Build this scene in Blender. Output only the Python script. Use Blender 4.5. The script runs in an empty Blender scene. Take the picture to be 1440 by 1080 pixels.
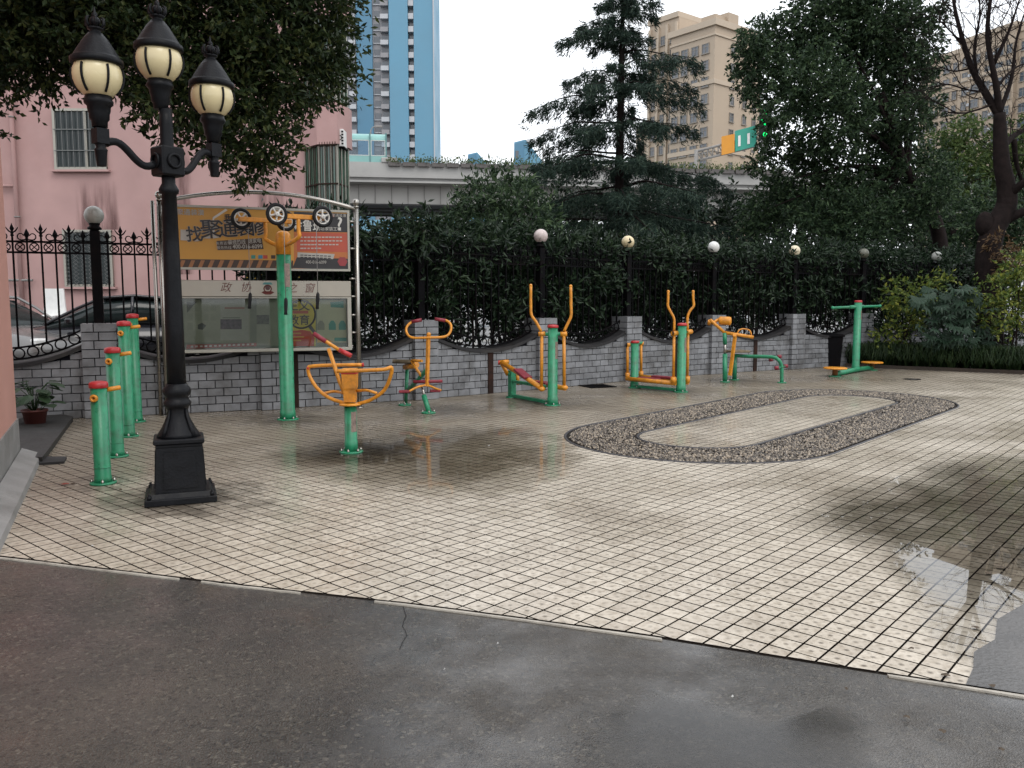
import bpy, math, random
import numpy as np
from mathutils import Vector, Matrix, Euler

# ------------------------------------------------------------------ camera
F_PX, PITCH, CAM_H = 1175.0, 0.0996309, 1.35
scene = bpy.context.scene
col = scene.collection
cd = bpy.data.cameras.new('camera'); cam = bpy.data.objects.new('camera', cd); col.objects.link(cam)
cd.sensor_width = 36.0; cd.lens = F_PX / 1440.0 * 36.0; cd.clip_start = 0.05; cd.clip_end = 3000
cam.location = (0, 0, CAM_H); cam.rotation_euler = (math.pi / 2 - PITCH, 0, 0)
scene.camera = cam

# ------------------------------------------------------------------ overcast sky and a weak, very soft sun
SUN_EL, SUN_AZ = math.radians(52), math.radians(150)
world = bpy.data.worlds.new('World'); scene.world = world; world.use_nodes = True
wn = world.node_tree.nodes; wl = world.node_tree.links; wn.clear()
sky = wn.new('ShaderNodeTexSky'); sky.sky_type = 'NISHITA'; sky.sun_disc = False
sky.sun_elevation = SUN_EL; sky.sun_rotation = SUN_AZ; sky.air_density = 1.0; sky.dust_density = 6.0
mixs = wn.new('ShaderNodeMixRGB'); mixs.inputs[0].default_value = 0.88
mixs.inputs[2].default_value = (12.3, 12.7, 13.3, 1)
bg = wn.new('ShaderNodeBackground'); bg.inputs['Strength'].default_value = 0.118
wo = wn.new('ShaderNodeOutputWorld')
wl.new(sky.outputs[0], mixs.inputs[1]); wl.new(mixs.outputs[0], bg.inputs[0]); wl.new(bg.outputs[0], wo.inputs[0])
sd = bpy.data.lights.new('sun', 'SUN'); sd.energy = 0.6; sd.angle = math.radians(25); sd.color = (1, 0.97, 0.92)
sun = bpy.data.objects.new('sun', sd); col.objects.link(sun)
sun.rotation_euler = (math.pi / 2 - SUN_EL, 0, math.pi - SUN_AZ)
sun.location = (0, 0, 40)
scene.view_settings.view_transform = 'Standard'; scene.view_settings.look = 'None'
scene.view_settings.exposure = 0.24; scene.view_settings.gamma = 1.0
scene.view_settings.use_curve_mapping = False
scene.cycles.use_denoising = True
scene.cycles.max_bounces = 5; scene.cycles.diffuse_bounces = 2; scene.cycles.glossy_bounces = 2
scene.cycles.transparent_max_bounces = 12; scene.cycles.transmission_bounces = 4
scene.cycles.caustics_reflective = False; scene.cycles.caustics_refractive = False

rng = random.Random(7)
nr = np.random.default_rng(11)
PI = math.pi

# ------------------------------------------------------------------ surveying helpers (photo survey -> metres)
def ray(px, py):
    x = (px - 720) / F_PX; y = (540 - py) / F_PX
    return Vector((x, math.cos(PITCH) + y * math.sin(PITCH), -math.sin(PITCH) + y * math.cos(PITCH)))
def at(px, py, Y):
    d = ray(px, py); q = d * (Y / d.y); q.z += CAM_H; return q
def gp(px, py, z=0.0):
    d = ray(px, py); t = (z - CAM_H) / d.z; q = d * t; return Vector((q.x, q.y, z))

# ------------------------------------------------------------------ objects
def org(o):
    v = Vector((0, 0, 0))
    while o is not None:
        v += o.location; o = o.parent
    return v
def tag(o, label=None, cat=None, group=None, kind=None):
    if label: o['label'] = label
    if cat: o['category'] = cat
    if group: o['group'] = group
    if kind: o['kind'] = kind
    return o
def thing(name, label, cat, loc=(0, 0, 0), rotz=0.0, group=None):
    o = bpy.data.objects.new(name, None); col.objects.link(o); o.empty_display_size = 0.2
    o.location = loc; o.rotation_euler = (0, 0, rotz)
    return tag(o, label, cat, group)
def link(name, me, parent=None, loc=None, rot=None, scale=None):
    o = bpy.data.objects.new(name, me); col.objects.link(o); o.parent = parent
    if loc is not None: o.location = loc
    if rot is not None: o.rotation_euler = rot
    if scale is not None: o.scale = scale
    return o

class MB:
    """collects shapes and links them as one mesh object"""
    def __init__(s): s.v = []; s.f = []; s.sm = []
    def add(s, vs, fs, smooth=False):
        n = len(s.v); s.v += [tuple(p) for p in vs]
        for f in fs: s.f.append([i + n for i in f]); s.sm.append(smooth)
        return s
    def box(s, c, size, rotz=0.0, M=None, taper=1.0, bev=0.0):
        hx, hy, hz = size[0] / 2, size[1] / 2, size[2] / 2
        vs = [Vector((x * hx * (taper if z > 0 else 1), y * hy * (taper if z > 0 else 1), z * hz)) for z in (-1, 1) for y in (-1, 1) for x in (-1, 1)]
        R = M if M is not None else Matrix.Rotation(rotz, 3, 'Z')
        if bev > 0:
            b = min(bev, hx * .9, hy * .9, hz * .9)
            vs = []; fs = []
            def P(x, y, z): vs.append(Vector((x, y, z))); return len(vs) - 1
            idx = {}
            for sx in (-1, 1):
                for sy in (-1, 1):
                    for sz in (-1, 1):
                        idx[(sx, sy, sz, 0)] = P(sx * hx, sy * (hy - b), sz * (hz - b))
                        idx[(sx, sy, sz, 1)] = P(sx * (hx - b), sy * hy, sz * (hz - b))
                        idx[(sx, sy, sz, 2)] = P(sx * (hx - b), sy * (hy - b), sz * hz)
                        f = [idx[(sx, sy, sz, 0)], idx[(sx, sy, sz, 1)], idx[(sx, sy, sz, 2)]]
                        fs.append(f if sx * sy * sz > 0 else f[::-1])
            for a in range(3):
                o1, o2 = (a + 1) % 3, (a + 2) % 3
                for sa in (-1, 1):
                    q = []
                    for (s1, s2) in ((-1, -1), (1, -1), (1, 1), (-1, 1)):
                        k = [0, 0, 0]; k[a] = sa; k[o1] = s1; k[o2] = s2; q.append(idx[(k[0], k[1], k[2], a)])
                    fs.append(q if sa > 0 else q[::-1])
                for s1 in (-1, 1):
                    for s2 in (-1, 1):
                        k = [0, 0, 0]; k[o1] = s1; k[o2] = s2
                        k[a] = -1; k0 = tuple(k); k[a] = 1; k1 = tuple(k)
                        q = [idx[k0 + (o1,)], idx[k1 + (o1,)], idx[k1 + (o2,)], idx[k0 + (o2,)]]
                        fs.append(q if s1 * s2 > 0 else q[::-1])
            vs = [R @ p + Vector(c) for p in vs]
            return s.add(vs, fs)
        vs = [R @ p + Vector(c) for p in vs]
        return s.add(vs, [[0, 2, 3, 1], [4, 5, 7, 6], [0, 1, 5, 4], [2, 6, 7, 3], [0, 4, 6, 2], [1, 3, 7, 5]])
    def tube(s, pts, r, seg=8, caps=True, smooth=True):
        pts = [Vector(p) for p in pts]; n = len(pts)
        rs = list(r) if hasattr(r, '__len__') else [r] * n
        vs = []; up = None
        for i, p in enumerate(pts):
            t = (pts[min(i + 1, n - 1)] - pts[max(i - 1, 0)]).normalized()
            if up is None:
                a = Vector((0, 0, 1)) if abs(t.z) < .9 else Vector((1, 0, 0))
                up = (a - t * a.dot(t)).normalized()
            else:
                up = (up - t * up.dot(t)); up = up.normalized() if up.length > 1e-6 else Vector((1, 0, 0))
            w = t.cross(up)
            for k in range(seg):
                a = 2 * PI * k / seg; vs.append(p + (up * math.cos(a) + w * math.sin(a)) * rs[i])
        fs = []
        for i in range(n - 1):
            for k in range(seg):
                k2 = (k + 1) % seg; fs.append([i * seg + k, i * seg + k2, (i + 1) * seg + k2, (i + 1) * seg + k])
        s.add(vs, fs, smooth)
        if caps:
            m = len(s.v) - len(vs)
            s.f.append([m + k for k in range(seg)][::-1]); s.sm.append(False)
            s.f.append([m + (n - 1) * seg + k for k in range(seg)]); s.sm.append(False)
        return s
    def lathe(s, prof, c=(0, 0, 0), seg=20, axis=None, smooth=True):
        """prof: (radius, height) pairs along +Z, or along axis"""
        c = Vector(c)
        R = Matrix.Identity(3) if axis is None else Vector((0, 0, 1)).rotation_difference(Vector(axis).normalized()).to_matrix()
        vs = []
        for r, z in prof:
            for k in range(seg):
                a = 2 * PI * k / seg; vs.append(R @ Vector((r * math.cos(a), r * math.sin(a), z)) + c)
        fs = []
        for i in range(len(prof) - 1):
            for k in range(seg):
                k2 = (k + 1) % seg; fs.append([i * seg + k, i * seg + k2, (i + 1) * seg + k2, (i + 1) * seg + k])
        n0 = len(s.v); s.add(vs, fs, smooth)
        if prof[0][0] > 1e-4: s.f.append([n0 + k for k in range(seg)][::-1]); s.sm.append(False)
        if prof[-1][0] > 1e-4: s.f.append([n0 + (len(prof) - 1) * seg + k for k in range(seg)]); s.sm.append(False)
        return s
    def ball(s, c, r, seg=16, rings=8, sz=1.0):
        return s.lathe([(r * math.sin(PI * i / rings), -r * sz * math.cos(PI * i / rings)) for i in range(rings + 1)], c, seg)
    def torus(s, c, R, r, axis=(0, 0, 1), seg=20, rs=6):
        c = Vector(c); Q = Vector((0, 0, 1)).rotation_difference(Vector(axis).normalized()).to_matrix()
        vs = []; fs = []
        for i in range(seg):
            a = 2 * PI * i / seg
            for k in range(rs):
                b = 2 * PI * k / rs
                vs.append(Q @ Vector(((R + r * math.cos(b)) * math.cos(a), (R + r * math.cos(b)) * math.sin(a), r * math.sin(b))) + c)
        for i in range(seg):
            for k in range(rs):
                fs.append([i * rs + k, ((i + 1) % seg) * rs + k, ((i + 1) % seg) * rs + (k + 1) % rs, i * rs + (k + 1) % rs])
        return s.add(vs, fs, True)
    def sheet(s, poly, z):
        return s.add([(p[0], p[1], z) for p in poly], [list(range(len(poly)))])
    def prism(s, poly, z0, z1):
        n = len(poly); vs = [(p[0], p[1], z0) for p in poly] + [(p[0], p[1], z1) for p in poly]
        fs = [list(range(n))[::-1], [n + i for i in range(n)]]
        fs += [[i, (i + 1) % n, n + (i + 1) % n, n + i] for i in range(n)]
        return s.add(vs, fs)
    def slab(s, poly, y0, y1):
        """polygon in x,z pushed from y0 (front, smaller) to y1"""
        n = len(poly); vs = [(p[0], y0, p[1]) for p in poly] + [(p[0], y1, p[1]) for p in poly]
        fs = [list(range(n)), [n + i for i in range(n)][::-1]]
        fs += [[i, n + i, n + (i + 1) % n, (i + 1) % n] for i in range(n)]
        return s.add(vs, fs)
    def mesh(s, name, mat=None, off=None):
        me = bpy.data.meshes.new(name)
        vs = s.v if off is None else [(a - off[0], b - off[1], c - off[2]) for a, b, c in s.v]
        me.from_pydata(vs, [], s.f); me.polygons.foreach_set('use_smooth', s.sm)
        if mat is not None: me.materials.append(mat)
        me.update(); return me
    def build(s, name, mat, parent=None, local=False, base=None):
        off = None
        if base is not None: off = Vector(base)
        elif parent is not None and not local: off = org(parent)
        o = link(name, s.mesh(name, mat, off), parent)
        if base is not None and parent is None: o.location = base
        return o

def fast_mesh(name, V, T, mat, parent=None, smooth=False):
    me = bpy.data.meshes.new(name); V = np.asarray(V, np.float32); T = np.asarray(T, np.int32)
    k = T.shape[1]
    me.vertices.add(len(V)); me.vertices.foreach_set('co', V.ravel())
    me.loops.add(T.size); me.loops.foreach_set('vertex_index', T.ravel())
    me.polygons.add(len(T)); me.polygons.foreach_set('loop_start', np.arange(0, T.size, k, dtype=np.int32))
    me.polygons.foreach_set('use_smooth', np.full(len(T), bool(smooth)))
    me.update(calc_edges=True); me.validate()
    me.materials.append(mat)
    return link(name, me, parent)

def text_mesh(name, body, size, mat, parent, loc, rot, sx=1.0, extrude=0.002, bold=0.0, align='CENTER', shear=0.0):
    cu = bpy.data.curves.new(name, 'FONT'); cu.body = body; cu.size = size; cu.align_x = align; cu.align_y = 'CENTER'
    cu.extrude = extrude; cu.offset = bold; cu.shear = shear; cu.resolution_u = 3
    o = bpy.data.objects.new(name, cu); col.objects.link(o)
    dg = bpy.context.evaluated_depsgraph_get()
    me = bpy.data.meshes.new_from_object(o.evaluated_get(dg)); bpy.data.objects.remove(o)
    me.materials.clear(); me.materials.append(mat)
    q = link(name, me, parent, loc, rot, (sx, 1, 1)); return q

# ------------------------------------------------------------------ materials
MATS = {}
def nodes(name):
    m = bpy.data.materials.new(name); m.use_nodes = True
    nt = m.node_tree; b = nt.nodes['Principled BSDF']; MATS[name] = m
    return m, nt, nt.nodes, nt.links, b
def srgb(r, g, b):
    f = lambda c: (c / 255 / 12.92) if c / 255 <= .04045 else ((c / 255 + .055) / 1.055) ** 2.4
    return (f(r), f(g), f(b), 1)
def plain(name, c, rough=.5, metal=0.0, var=.12, scale=6.0, bump=0.0, bscale=40.0, spec=.5, stain=None, stain_amt=.5, island=0.0, objrand=0.0, world=False):
    """one colour with uneven tone, fine relief and optional blotches of dirt"""
    m, nt, N, L, b = nodes(name)
    c = tuple(c[:3]) + (1,)
    if world: vec = N.new('ShaderNodeNewGeometry').outputs['Position']
    else: vec = N.new('ShaderNodeTexCoord').outputs['Object']
    nz = N.new('ShaderNodeTexNoise'); nz.inputs['Scale'].default_value = scale; nz.inputs['Detail'].default_value = 6
    L.new(vec, nz.inputs['Vector'])
    mr = N.new('ShaderNodeMapRange'); mr.inputs[1].default_value = .3; mr.inputs[2].default_value = .7
    mr.inputs[3].default_value = 1 - var; mr.inputs[4].default_value = 1 + var
    L.new(nz.outputs[0], mr.inputs[0])
    mul = N.new('ShaderNodeMixRGB'); mul.blend_type = 'MULTIPLY'; mul.inputs[0].default_value = 1; mul.inputs[1].default_value = c
    val = mr.outputs[0]
    for amt, kind in ((island, 'i'), (objrand, 'o')):
        if amt > 0:
            src = N.new('ShaderNodeNewGeometry').outputs['Random Per Island'] if kind == 'i' else N.new('ShaderNodeObjectInfo').outputs['Random']
            m2 = N.new('ShaderNodeMapRange'); m2.inputs[3].default_value = 1 - amt; m2.inputs[4].default_value = 1 + amt; L.new(src, m2.inputs[0])
            mm = N.new('ShaderNodeMath'); mm.operation = 'MULTIPLY'; L.new(val, mm.inputs[0]); L.new(m2.outputs[0], mm.inputs[1]); val = mm.outputs[0]
    L.new(val, mul.inputs[2]); out = mul.outputs[0]
    if stain is not None:
        n2 = N.new('ShaderNodeTexNoise'); n2.inputs['Scale'].default_value = scale * .35; n2.inputs['Detail'].default_value = 8; n2.inputs['Roughness'].default_value = .65
        L.new(vec, n2.inputs['Vector'])
        r2 = N.new('ShaderNodeMapRange'); r2.inputs[1].default_value = .5; r2.inputs[2].default_value = .72; r2.inputs[4].default_value = stain_amt
        L.new(n2.outputs[0], r2.inputs[0])
        mx = N.new('ShaderNodeMixRGB'); L.new(r2.outputs[0], mx.inputs[0]); L.new(out, mx.inputs[1]); mx.inputs[2].default_value = tuple(stain[:3]) + (1,); out = mx.outputs[0]
    L.new(out, b.inputs['Base Color'])
    rr = N.new('ShaderNodeMapRange'); rr.inputs[1].default_value = .3; rr.inputs[2].default_value = .7
    rr.inputs[3].default_value = max(.02, rough - .1); rr.inputs[4].default_value = min(1, rough + .1); L.new(nz.outputs[0], rr.inputs[0]); L.new(rr.outputs[0], b.inputs['Roughness'])
    b.inputs['Metallic'].default_value = metal; b.inputs['Specular IOR Level'].default_value = spec
    if bump > 0:
        n3 = N.new('ShaderNodeTexNoise'); n3.inputs['Scale'].default_value = bscale; n3.inputs['Detail'].default_value = 5
        L.new(vec, n3.inputs['Vector'])
        bp = N.new('ShaderNodeBump'); bp.inputs['Strength'].default_value = bump; bp.inputs['Distance'].default_value = .01
        L.new(n3.outputs[0], bp.inputs['Height']); L.new(bp.outputs[0], b.inputs['Normal'])
    return m
def leaf_mat(name, c1, c2, c3, rough=.42, trans=.25, spec=.16):
    m, nt, N, L, b = nodes(name)
    g = N.new('ShaderNodeNewGeometry'); cr = N.new('ShaderNodeValToRGB')
    e = cr.color_ramp.elements; e[0].color = tuple(c1) + (1,); e[1].color = tuple(c3) + (1,); k = e.new(.6); k.color = tuple(c2) + (1,)
    L.new(g.outputs['Random Per Island'], cr.inputs[0])
    L.new(cr.outputs[0], b.inputs['Base Color']); b.inputs['Roughness'].default_value = rough; b.inputs['Specular IOR Level'].default_value = spec
    tr = N.new('ShaderNodeBsdfTranslucent'); L.new(cr.outputs[0], tr.inputs[0])
    ms = N.new('ShaderNodeMixShader'); ms.inputs[0].default_value = trans
    L.new(b.outputs[0], ms.inputs[1]); L.new(tr.outputs[0], ms.inputs[2]); L.new(ms.outputs[0], N['Material Output'].inputs[0])
    return m
GREEN = plain('green_paint', (.020, .215, .105), .36, var=.20, scale=20, bump=.08, bscale=90, stain=(.045, .06, .035), stain_amt=.6, world=True)
YELLOW = plain('orange_yellow_paint', (.62, .245, .018), .38, var=.18, scale=24, bump=.08, bscale=90, stain=(.22, .085, .02), stain_amt=.65, world=True)
RED = plain('red_plastic', (.40, .022, .025), .38, var=.15, scale=14, bump=.05)
MAROON = plain('maroon_rubber', (.20, .016, .028), .5, var=.2, scale=20, bump=.1)
BLACKP = plain('black_cast_iron', (.007, .0075, .009), .42, var=.3, scale=15, bump=.25, bscale=60, stain=(.022, .02, .018), stain_amt=.25, spec=.14)
IRON = plain('black_iron', (.0032, .003, .0038), .55, var=.3, scale=12, bump=.15, stain=(.018, .008, .005), stain_amt=.3, spec=.06)
RUBBER = plain('black_rubber', (.008, .008, .009), .6, var=.2, scale=30, bump=.2, spec=.25)
STEEL = plain('stainless_steel', (.36, .34, .31), .28, metal=1.0, var=.1, scale=5, stain=(.3, .27, .22), stain_amt=.3)
ALU = plain('aluminium_frame', (.34, .325, .28), .42, metal=.6, var=.1, scale=8)
WHITEP = plain('white_plastic', (.72, .72, .70), .4, var=.06, scale=9)
GLASSD = plain('dark_window_glass', (.018, .026, .026), .10, var=.3, scale=2, spec=.35)
CREAMG = plain('cream_glass_globe', (.66, .56, .33), .22, var=.05, scale=6, stain=(.45, .36, .2), stain_amt=.35)
def globe_mat(n, c): return plain(n, c, .25, var=.1, scale=14, stain=(c[0] * .55, c[1] * .53, c[2] * .45), stain_amt=.5)
PINK = plain('pink_stucco', (.445, .288, .272), .85, var=.10, scale=1.0, bump=.2, bscale=60, stain=(.36, .20, .185), stain_amt=.5, spec=.2)
PINKN = plain('pink_stucco_near', (.50, .255, .205), .85, var=.06, scale=2, bump=.25, bscale=90, stain=(.45, .22, .17), stain_amt=.4)
GREYC = plain('grey_cement', (.24, .23, .22), .7, var=.15, scale=4, bump=.3, bscale=50, stain=(.1, .095, .085), stain_amt=.6)
BRICK = plain('grey_glazed_brick', (.20, .205, .215), .36, var=.2, scale=7, bump=.15, bscale=50, stain=(.060, .056, .050), stain_amt=.75, objrand=.15, spec=.35, world=True)
BRICKS = plain('grey_glazed_brick_far', (.20, .205, .215), .36, var=.2, scale=7, bump=.15, bscale=50, stain=(.060, .056, .050), stain_amt=.75, island=.15, spec=.35, world=True)
MORTAR = plain('dark_mortar', (.009, .009, .012), .9, var=.3, scale=12, bump=.4, spec=.1)
COPING = plain('dark_coping', (.012, .011, .012), .7, var=.4, scale=6, bump=.4, stain=(.06, .05, .04), stain_amt=.5)
RUST = plain('rusty_post', (.022, .012, .009), .85, var=.4, scale=10, bump=.4, stain=(.06, .022, .012), stain_amt=.6, spec=.2)
BARK = plain('bark', (.035, .028, .022), .9, var=.35, scale=9, bump=.9, bscale=22, spec=.1)
BARKD = plain('dark_bark', (.014, .010, .0095), .9, var=.4, scale=9, bump=1.0, bscale=22, spec=.1)
SOIL = plain('wet_soil', (.022, .017, .012), .8, var=.4, scale=12, bump=.8, bscale=30)

# ------------------------------------------------------------------ ground materials
TILE = 0.1000; TH = 0.71924
EA = Vector((math.cos(TH), -math.sin(TH), 0)); EB = Vector((math.sin(TH), math.cos(TH), 0)); TO = Vector((0.2319, 4.2597, 0))
def tile_mat():
    m, nt, N, L, b = nodes('cream_paving_tile')
    def math_(op, a, c=None):
        n = N.new('ShaderNodeMath'); n.operation = op
        for i, x in enumerate((a, c)):
            if x is None: continue
            if isinstance(x, (int, float)): n.inputs[i].default_value = x
            else: L.new(x, n.inputs[i])
        return n.outputs[0]
    def noise(scale, detail=6, rough=.55, vec=None, w=None):
        n = N.new('ShaderNodeTexNoise'); n.inputs['Scale'].default_value = scale; n.inputs['Detail'].default_value = detail; n.inputs['Roughness'].default_value = rough
        L.new(vec or geo.outputs['Position'], n.inputs['Vector']); return n.outputs[0]
    def rng_(x, a, c, lo=0.0, hi=1.0):
        n = N.new('ShaderNodeMapRange'); n.inputs[1].default_value = a; n.inputs[2].default_value = c; n.inputs[3].default_value = lo; n.inputs[4].default_value = hi
        L.new(x, n.inputs[0]); return n.outputs[0]
    def mix(f, a, c):
        n = N.new('ShaderNodeMixRGB')
        for i, x in enumerate((f, a, c)):
            if isinstance(x, (tuple, list)): n.inputs[i].default_value = x
            elif isinstance(x, (int, float)): n.inputs[i].default_value = x
            else: L.new(x, n.inputs[i])
        return n.outputs[0]
    geo = N.new('ShaderNodeNewGeometry')
    def dot(v):
        n = N.new('ShaderNodeVectorMath'); n.operation = 'DOT_PRODUCT'; L.new(sub.outputs[0], n.inputs[0]); n.inputs[1].default_value = v; return n.outputs['Value']
    sub = N.new('ShaderNodeVectorMath'); sub.operation = 'SUBTRACT'; L.new(geo.outputs['Position'], sub.inputs[0]); sub.inputs[1].default_value = TO
    u = math_('DIVIDE', dot(EA), TILE); v = math_('DIVIDE', dot(EB), TILE)
    fu = math_('SUBTRACT', math_('FRACT', u), .5); fv = math_('SUBTRACT', math_('FRACT', v), .5)
    cell = N.new('ShaderNodeCombineXYZ'); L.new(math_('FLOOR', u), cell.inputs[0]); L.new(math_('FLOOR', v), cell.inputs[1])
    wn_ = N.new('ShaderNodeTexWhiteNoise'); L.new(cell.outputs[0], wn_.inputs['Vector'])
    # dots worn into every tile: centre dot and four small ones near the corners
    d2 = math_('SQRT', math_('ADD', math_('MULTIPLY', fu, fu), math_('MULTIPLY', fv, fv)))
    dotc = rng_(d2, .05, .14, 1, 0)
    au = math_('SUBTRACT', math_('ABSOLUTE', fu), .27); av = math_('SUBTRACT', math_('ABSOLUTE', fv), .27)
    d3 = math_('SQRT', math_('ADD', math_('MULTIPLY', au, au), math_('MULTIPLY', av, av)))
    dots = math_('MULTIPLY', rng_(d3, .03, .09, 1, 0), .45)
    dd = math_('MULTIPLY', math_('MAXIMUM', dotc, dots), rng_(noise(1.1), .38, .62, .25, 1.0))
    base = mix(wn_.outputs['Value'], (.56, .50, .41, 1), (.45, .395, .32, 1))
    base = mix(rng_(noise(26, 8), .45, .75), base, (.30, .25, .185, 1))
    base = mix(math_('MULTIPLY', dd, .85), base, (.085, .065, .045, 1))
    # brown grime in broad irregular patches
    grime = rng_(noise(.55, 8, .62), .50, .72)
    base = mix(math_('MULTIPLY', grime, .62), base, (.145, .108, .068, 1))
    fine = rng_(noise(5.5, 8, .7), .55, .72)
    base = mix(math_('MULTIPLY', fine, .42), base, (.11, .085, .055, 1))
    # grime washed off the wall and the machines: the back of the square is browner
    back = rng_(dot((-.63, .775, 0)), 2.3, 4.4)
    base = mix(math_('MULTIPLY', math_('MULTIPLY', back, rng_(noise(1.6, 6, .6), .26, .55, .3, 1.0)), .78), base, (.17, .138, .10, 1))
    # the sawn sides of the tiles are black with grime
    sx_ = N.new('ShaderNodeSeparateXYZ'); L.new(geo.outputs['True Normal'], sx_.inputs[0])
    side_ = rng_(sx_.outputs[2], .4, .8, 1, 0)
    # tile colour darkened in wobbly blotches round the feet of lamp and machines
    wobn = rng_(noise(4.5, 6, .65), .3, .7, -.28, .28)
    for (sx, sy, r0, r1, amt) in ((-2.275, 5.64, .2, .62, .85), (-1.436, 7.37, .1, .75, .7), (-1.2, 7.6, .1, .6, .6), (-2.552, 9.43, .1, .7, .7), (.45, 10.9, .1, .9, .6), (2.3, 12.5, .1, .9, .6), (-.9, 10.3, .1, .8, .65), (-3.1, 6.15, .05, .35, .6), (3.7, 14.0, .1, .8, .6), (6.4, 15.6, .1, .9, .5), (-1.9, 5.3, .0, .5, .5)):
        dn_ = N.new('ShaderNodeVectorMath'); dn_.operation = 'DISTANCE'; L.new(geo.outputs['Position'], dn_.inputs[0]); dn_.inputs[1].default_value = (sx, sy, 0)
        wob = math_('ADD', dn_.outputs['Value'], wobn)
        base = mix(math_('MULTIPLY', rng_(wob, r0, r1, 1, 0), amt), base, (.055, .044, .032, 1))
    base = mix(side_, base, (.014, .011, .009, 1))
    L.new(base, b.inputs['Base Color'])
    L.new(math_('MULTIPLY', math_('SUBTRACT', 1.0, side_), .5), b.inputs['Specular IOR Level'])
    rough = rng_(noise(.8, 4), .35, .65, .16, .46)
    L.new(rough, b.inputs['Roughness'])
    bp = N.new('ShaderNodeBump'); bp.inputs['Strength'].default_value = .25; bp.inputs['Distance'].default_value = .004
    h = math_('SUBTRACT', noise(60, 4), math_('MULTIPLY', dd, .6)); L.new(h, bp.inputs['Height']); L.new(bp.outputs[0], b.inputs['Normal'])
    return m
def asphalt_mat(name='wet_asphalt', base=(.022, .020, .018), light=(.050, .042, .033)):
    m, nt, N, L, b = nodes(name)
    geo = N.new('ShaderNodeNewGeometry')
    def noise(scale, detail=6, rough=.6):
        n = N.new('ShaderNodeTexNoise'); n.inputs['Scale'].default_value = scale; n.inputs['Detail'].default_value = detail; n.inputs['Roughness'].default_value = rough
        L.new(geo.outputs['Position'], n.inputs['Vector']); return n.outputs[0]
    def rng_(x, a, c, lo=0.0, hi=1.0):
        n = N.new('ShaderNodeMapRange'); n.inputs[1].default_value = a; n.inputs[2].default_value = c; n.inputs[3].default_value = lo; n.inputs[4].default_value = hi
        L.new(x, n.inputs[0]); return n.outputs[0]
    def mix(f, a, c):
        n = N.new('ShaderNodeMixRGB'); L.new(f, n.inputs[0])
        for i, x in ((1, a), (2, c)):
            if isinstance(x, tuple): n.inputs[i].default_value = x + (1,)
            else: L.new(x, n.inputs[i])
        return n.outputs[0]
    c = mix(rng_(noise(1.3, 10), .35, .65), base, light)
    vo = N.new('ShaderNodeTexVoronoi'); vo.inputs['Scale'].default_value = 150; L.new(geo.outputs['Position'], vo.inputs['Vector'])
    c = mix(rng_(vo.outputs['Distance'], .0, .4, .75, 0), c, (.12, .105, .085))
    v2 = N.new('ShaderNodeTexVoronoi'); v2.inputs['Scale'].default_value = 85; L.new(geo.outputs['Position'], v2.inputs['Vector'])
    sp = N.new('ShaderNodeSeparateColor'); L.new(v2.outputs['Color'], sp.inputs[0])
    c = mix(rng_(sp.outputs[0], .86, .95, 0, .55), c, (.13, .115, .09))
    c = mix(rng_(sp.outputs[1], .80, .92, 0, .85), c, (.008, .0075, .007))
    c = mix(rng_(noise(.45, 6, .6), .42, .62, 0, .55), c, (.055, .044, .031))
    c = mix(rng_(noise(28, 6, .7), .58, .72, 0, .85), c, (.010, .009, .008))
    c = mix(rng_(noise(3.5, 8, .7), .56, .68, 0, .5), c, (.022, .020, .017))
    L.new(c, b.inputs['Base Color'])
    r1 = rng_(noise(.9, 9, .62), .38, .62, .16, .55)
    L.new(r1, b.inputs['Roughness']); b.inputs['Specular IOR Level'].default_value = .5
    cw = rng_(noise(1.6, 9, .66), .40, .60, .25, 1.0); L.new(cw, b.inputs['Coat Weight']); b.inputs['Coat IOR'].default_value = 1.38
    L.new(rng_(noise(2.4, 8, .6), .38, .62, .12, .34), b.inputs['Coat Roughness'])
    bp = N.new('ShaderNodeBump'); bp.inputs['Strength'].default_value = .6; bp.inputs['Distance'].default_value = .008
    ad = N.new('ShaderNodeMath'); ad.operation = 'ADD'; L.new(noise(90, 4), ad.inputs[0]); L.new(vo.outputs['Distance'], ad.inputs[1])
    L.new(ad.outputs[0], bp.inputs['Height']); L.new(bp.outputs[0], b.inputs['Normal'])
    return m
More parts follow.
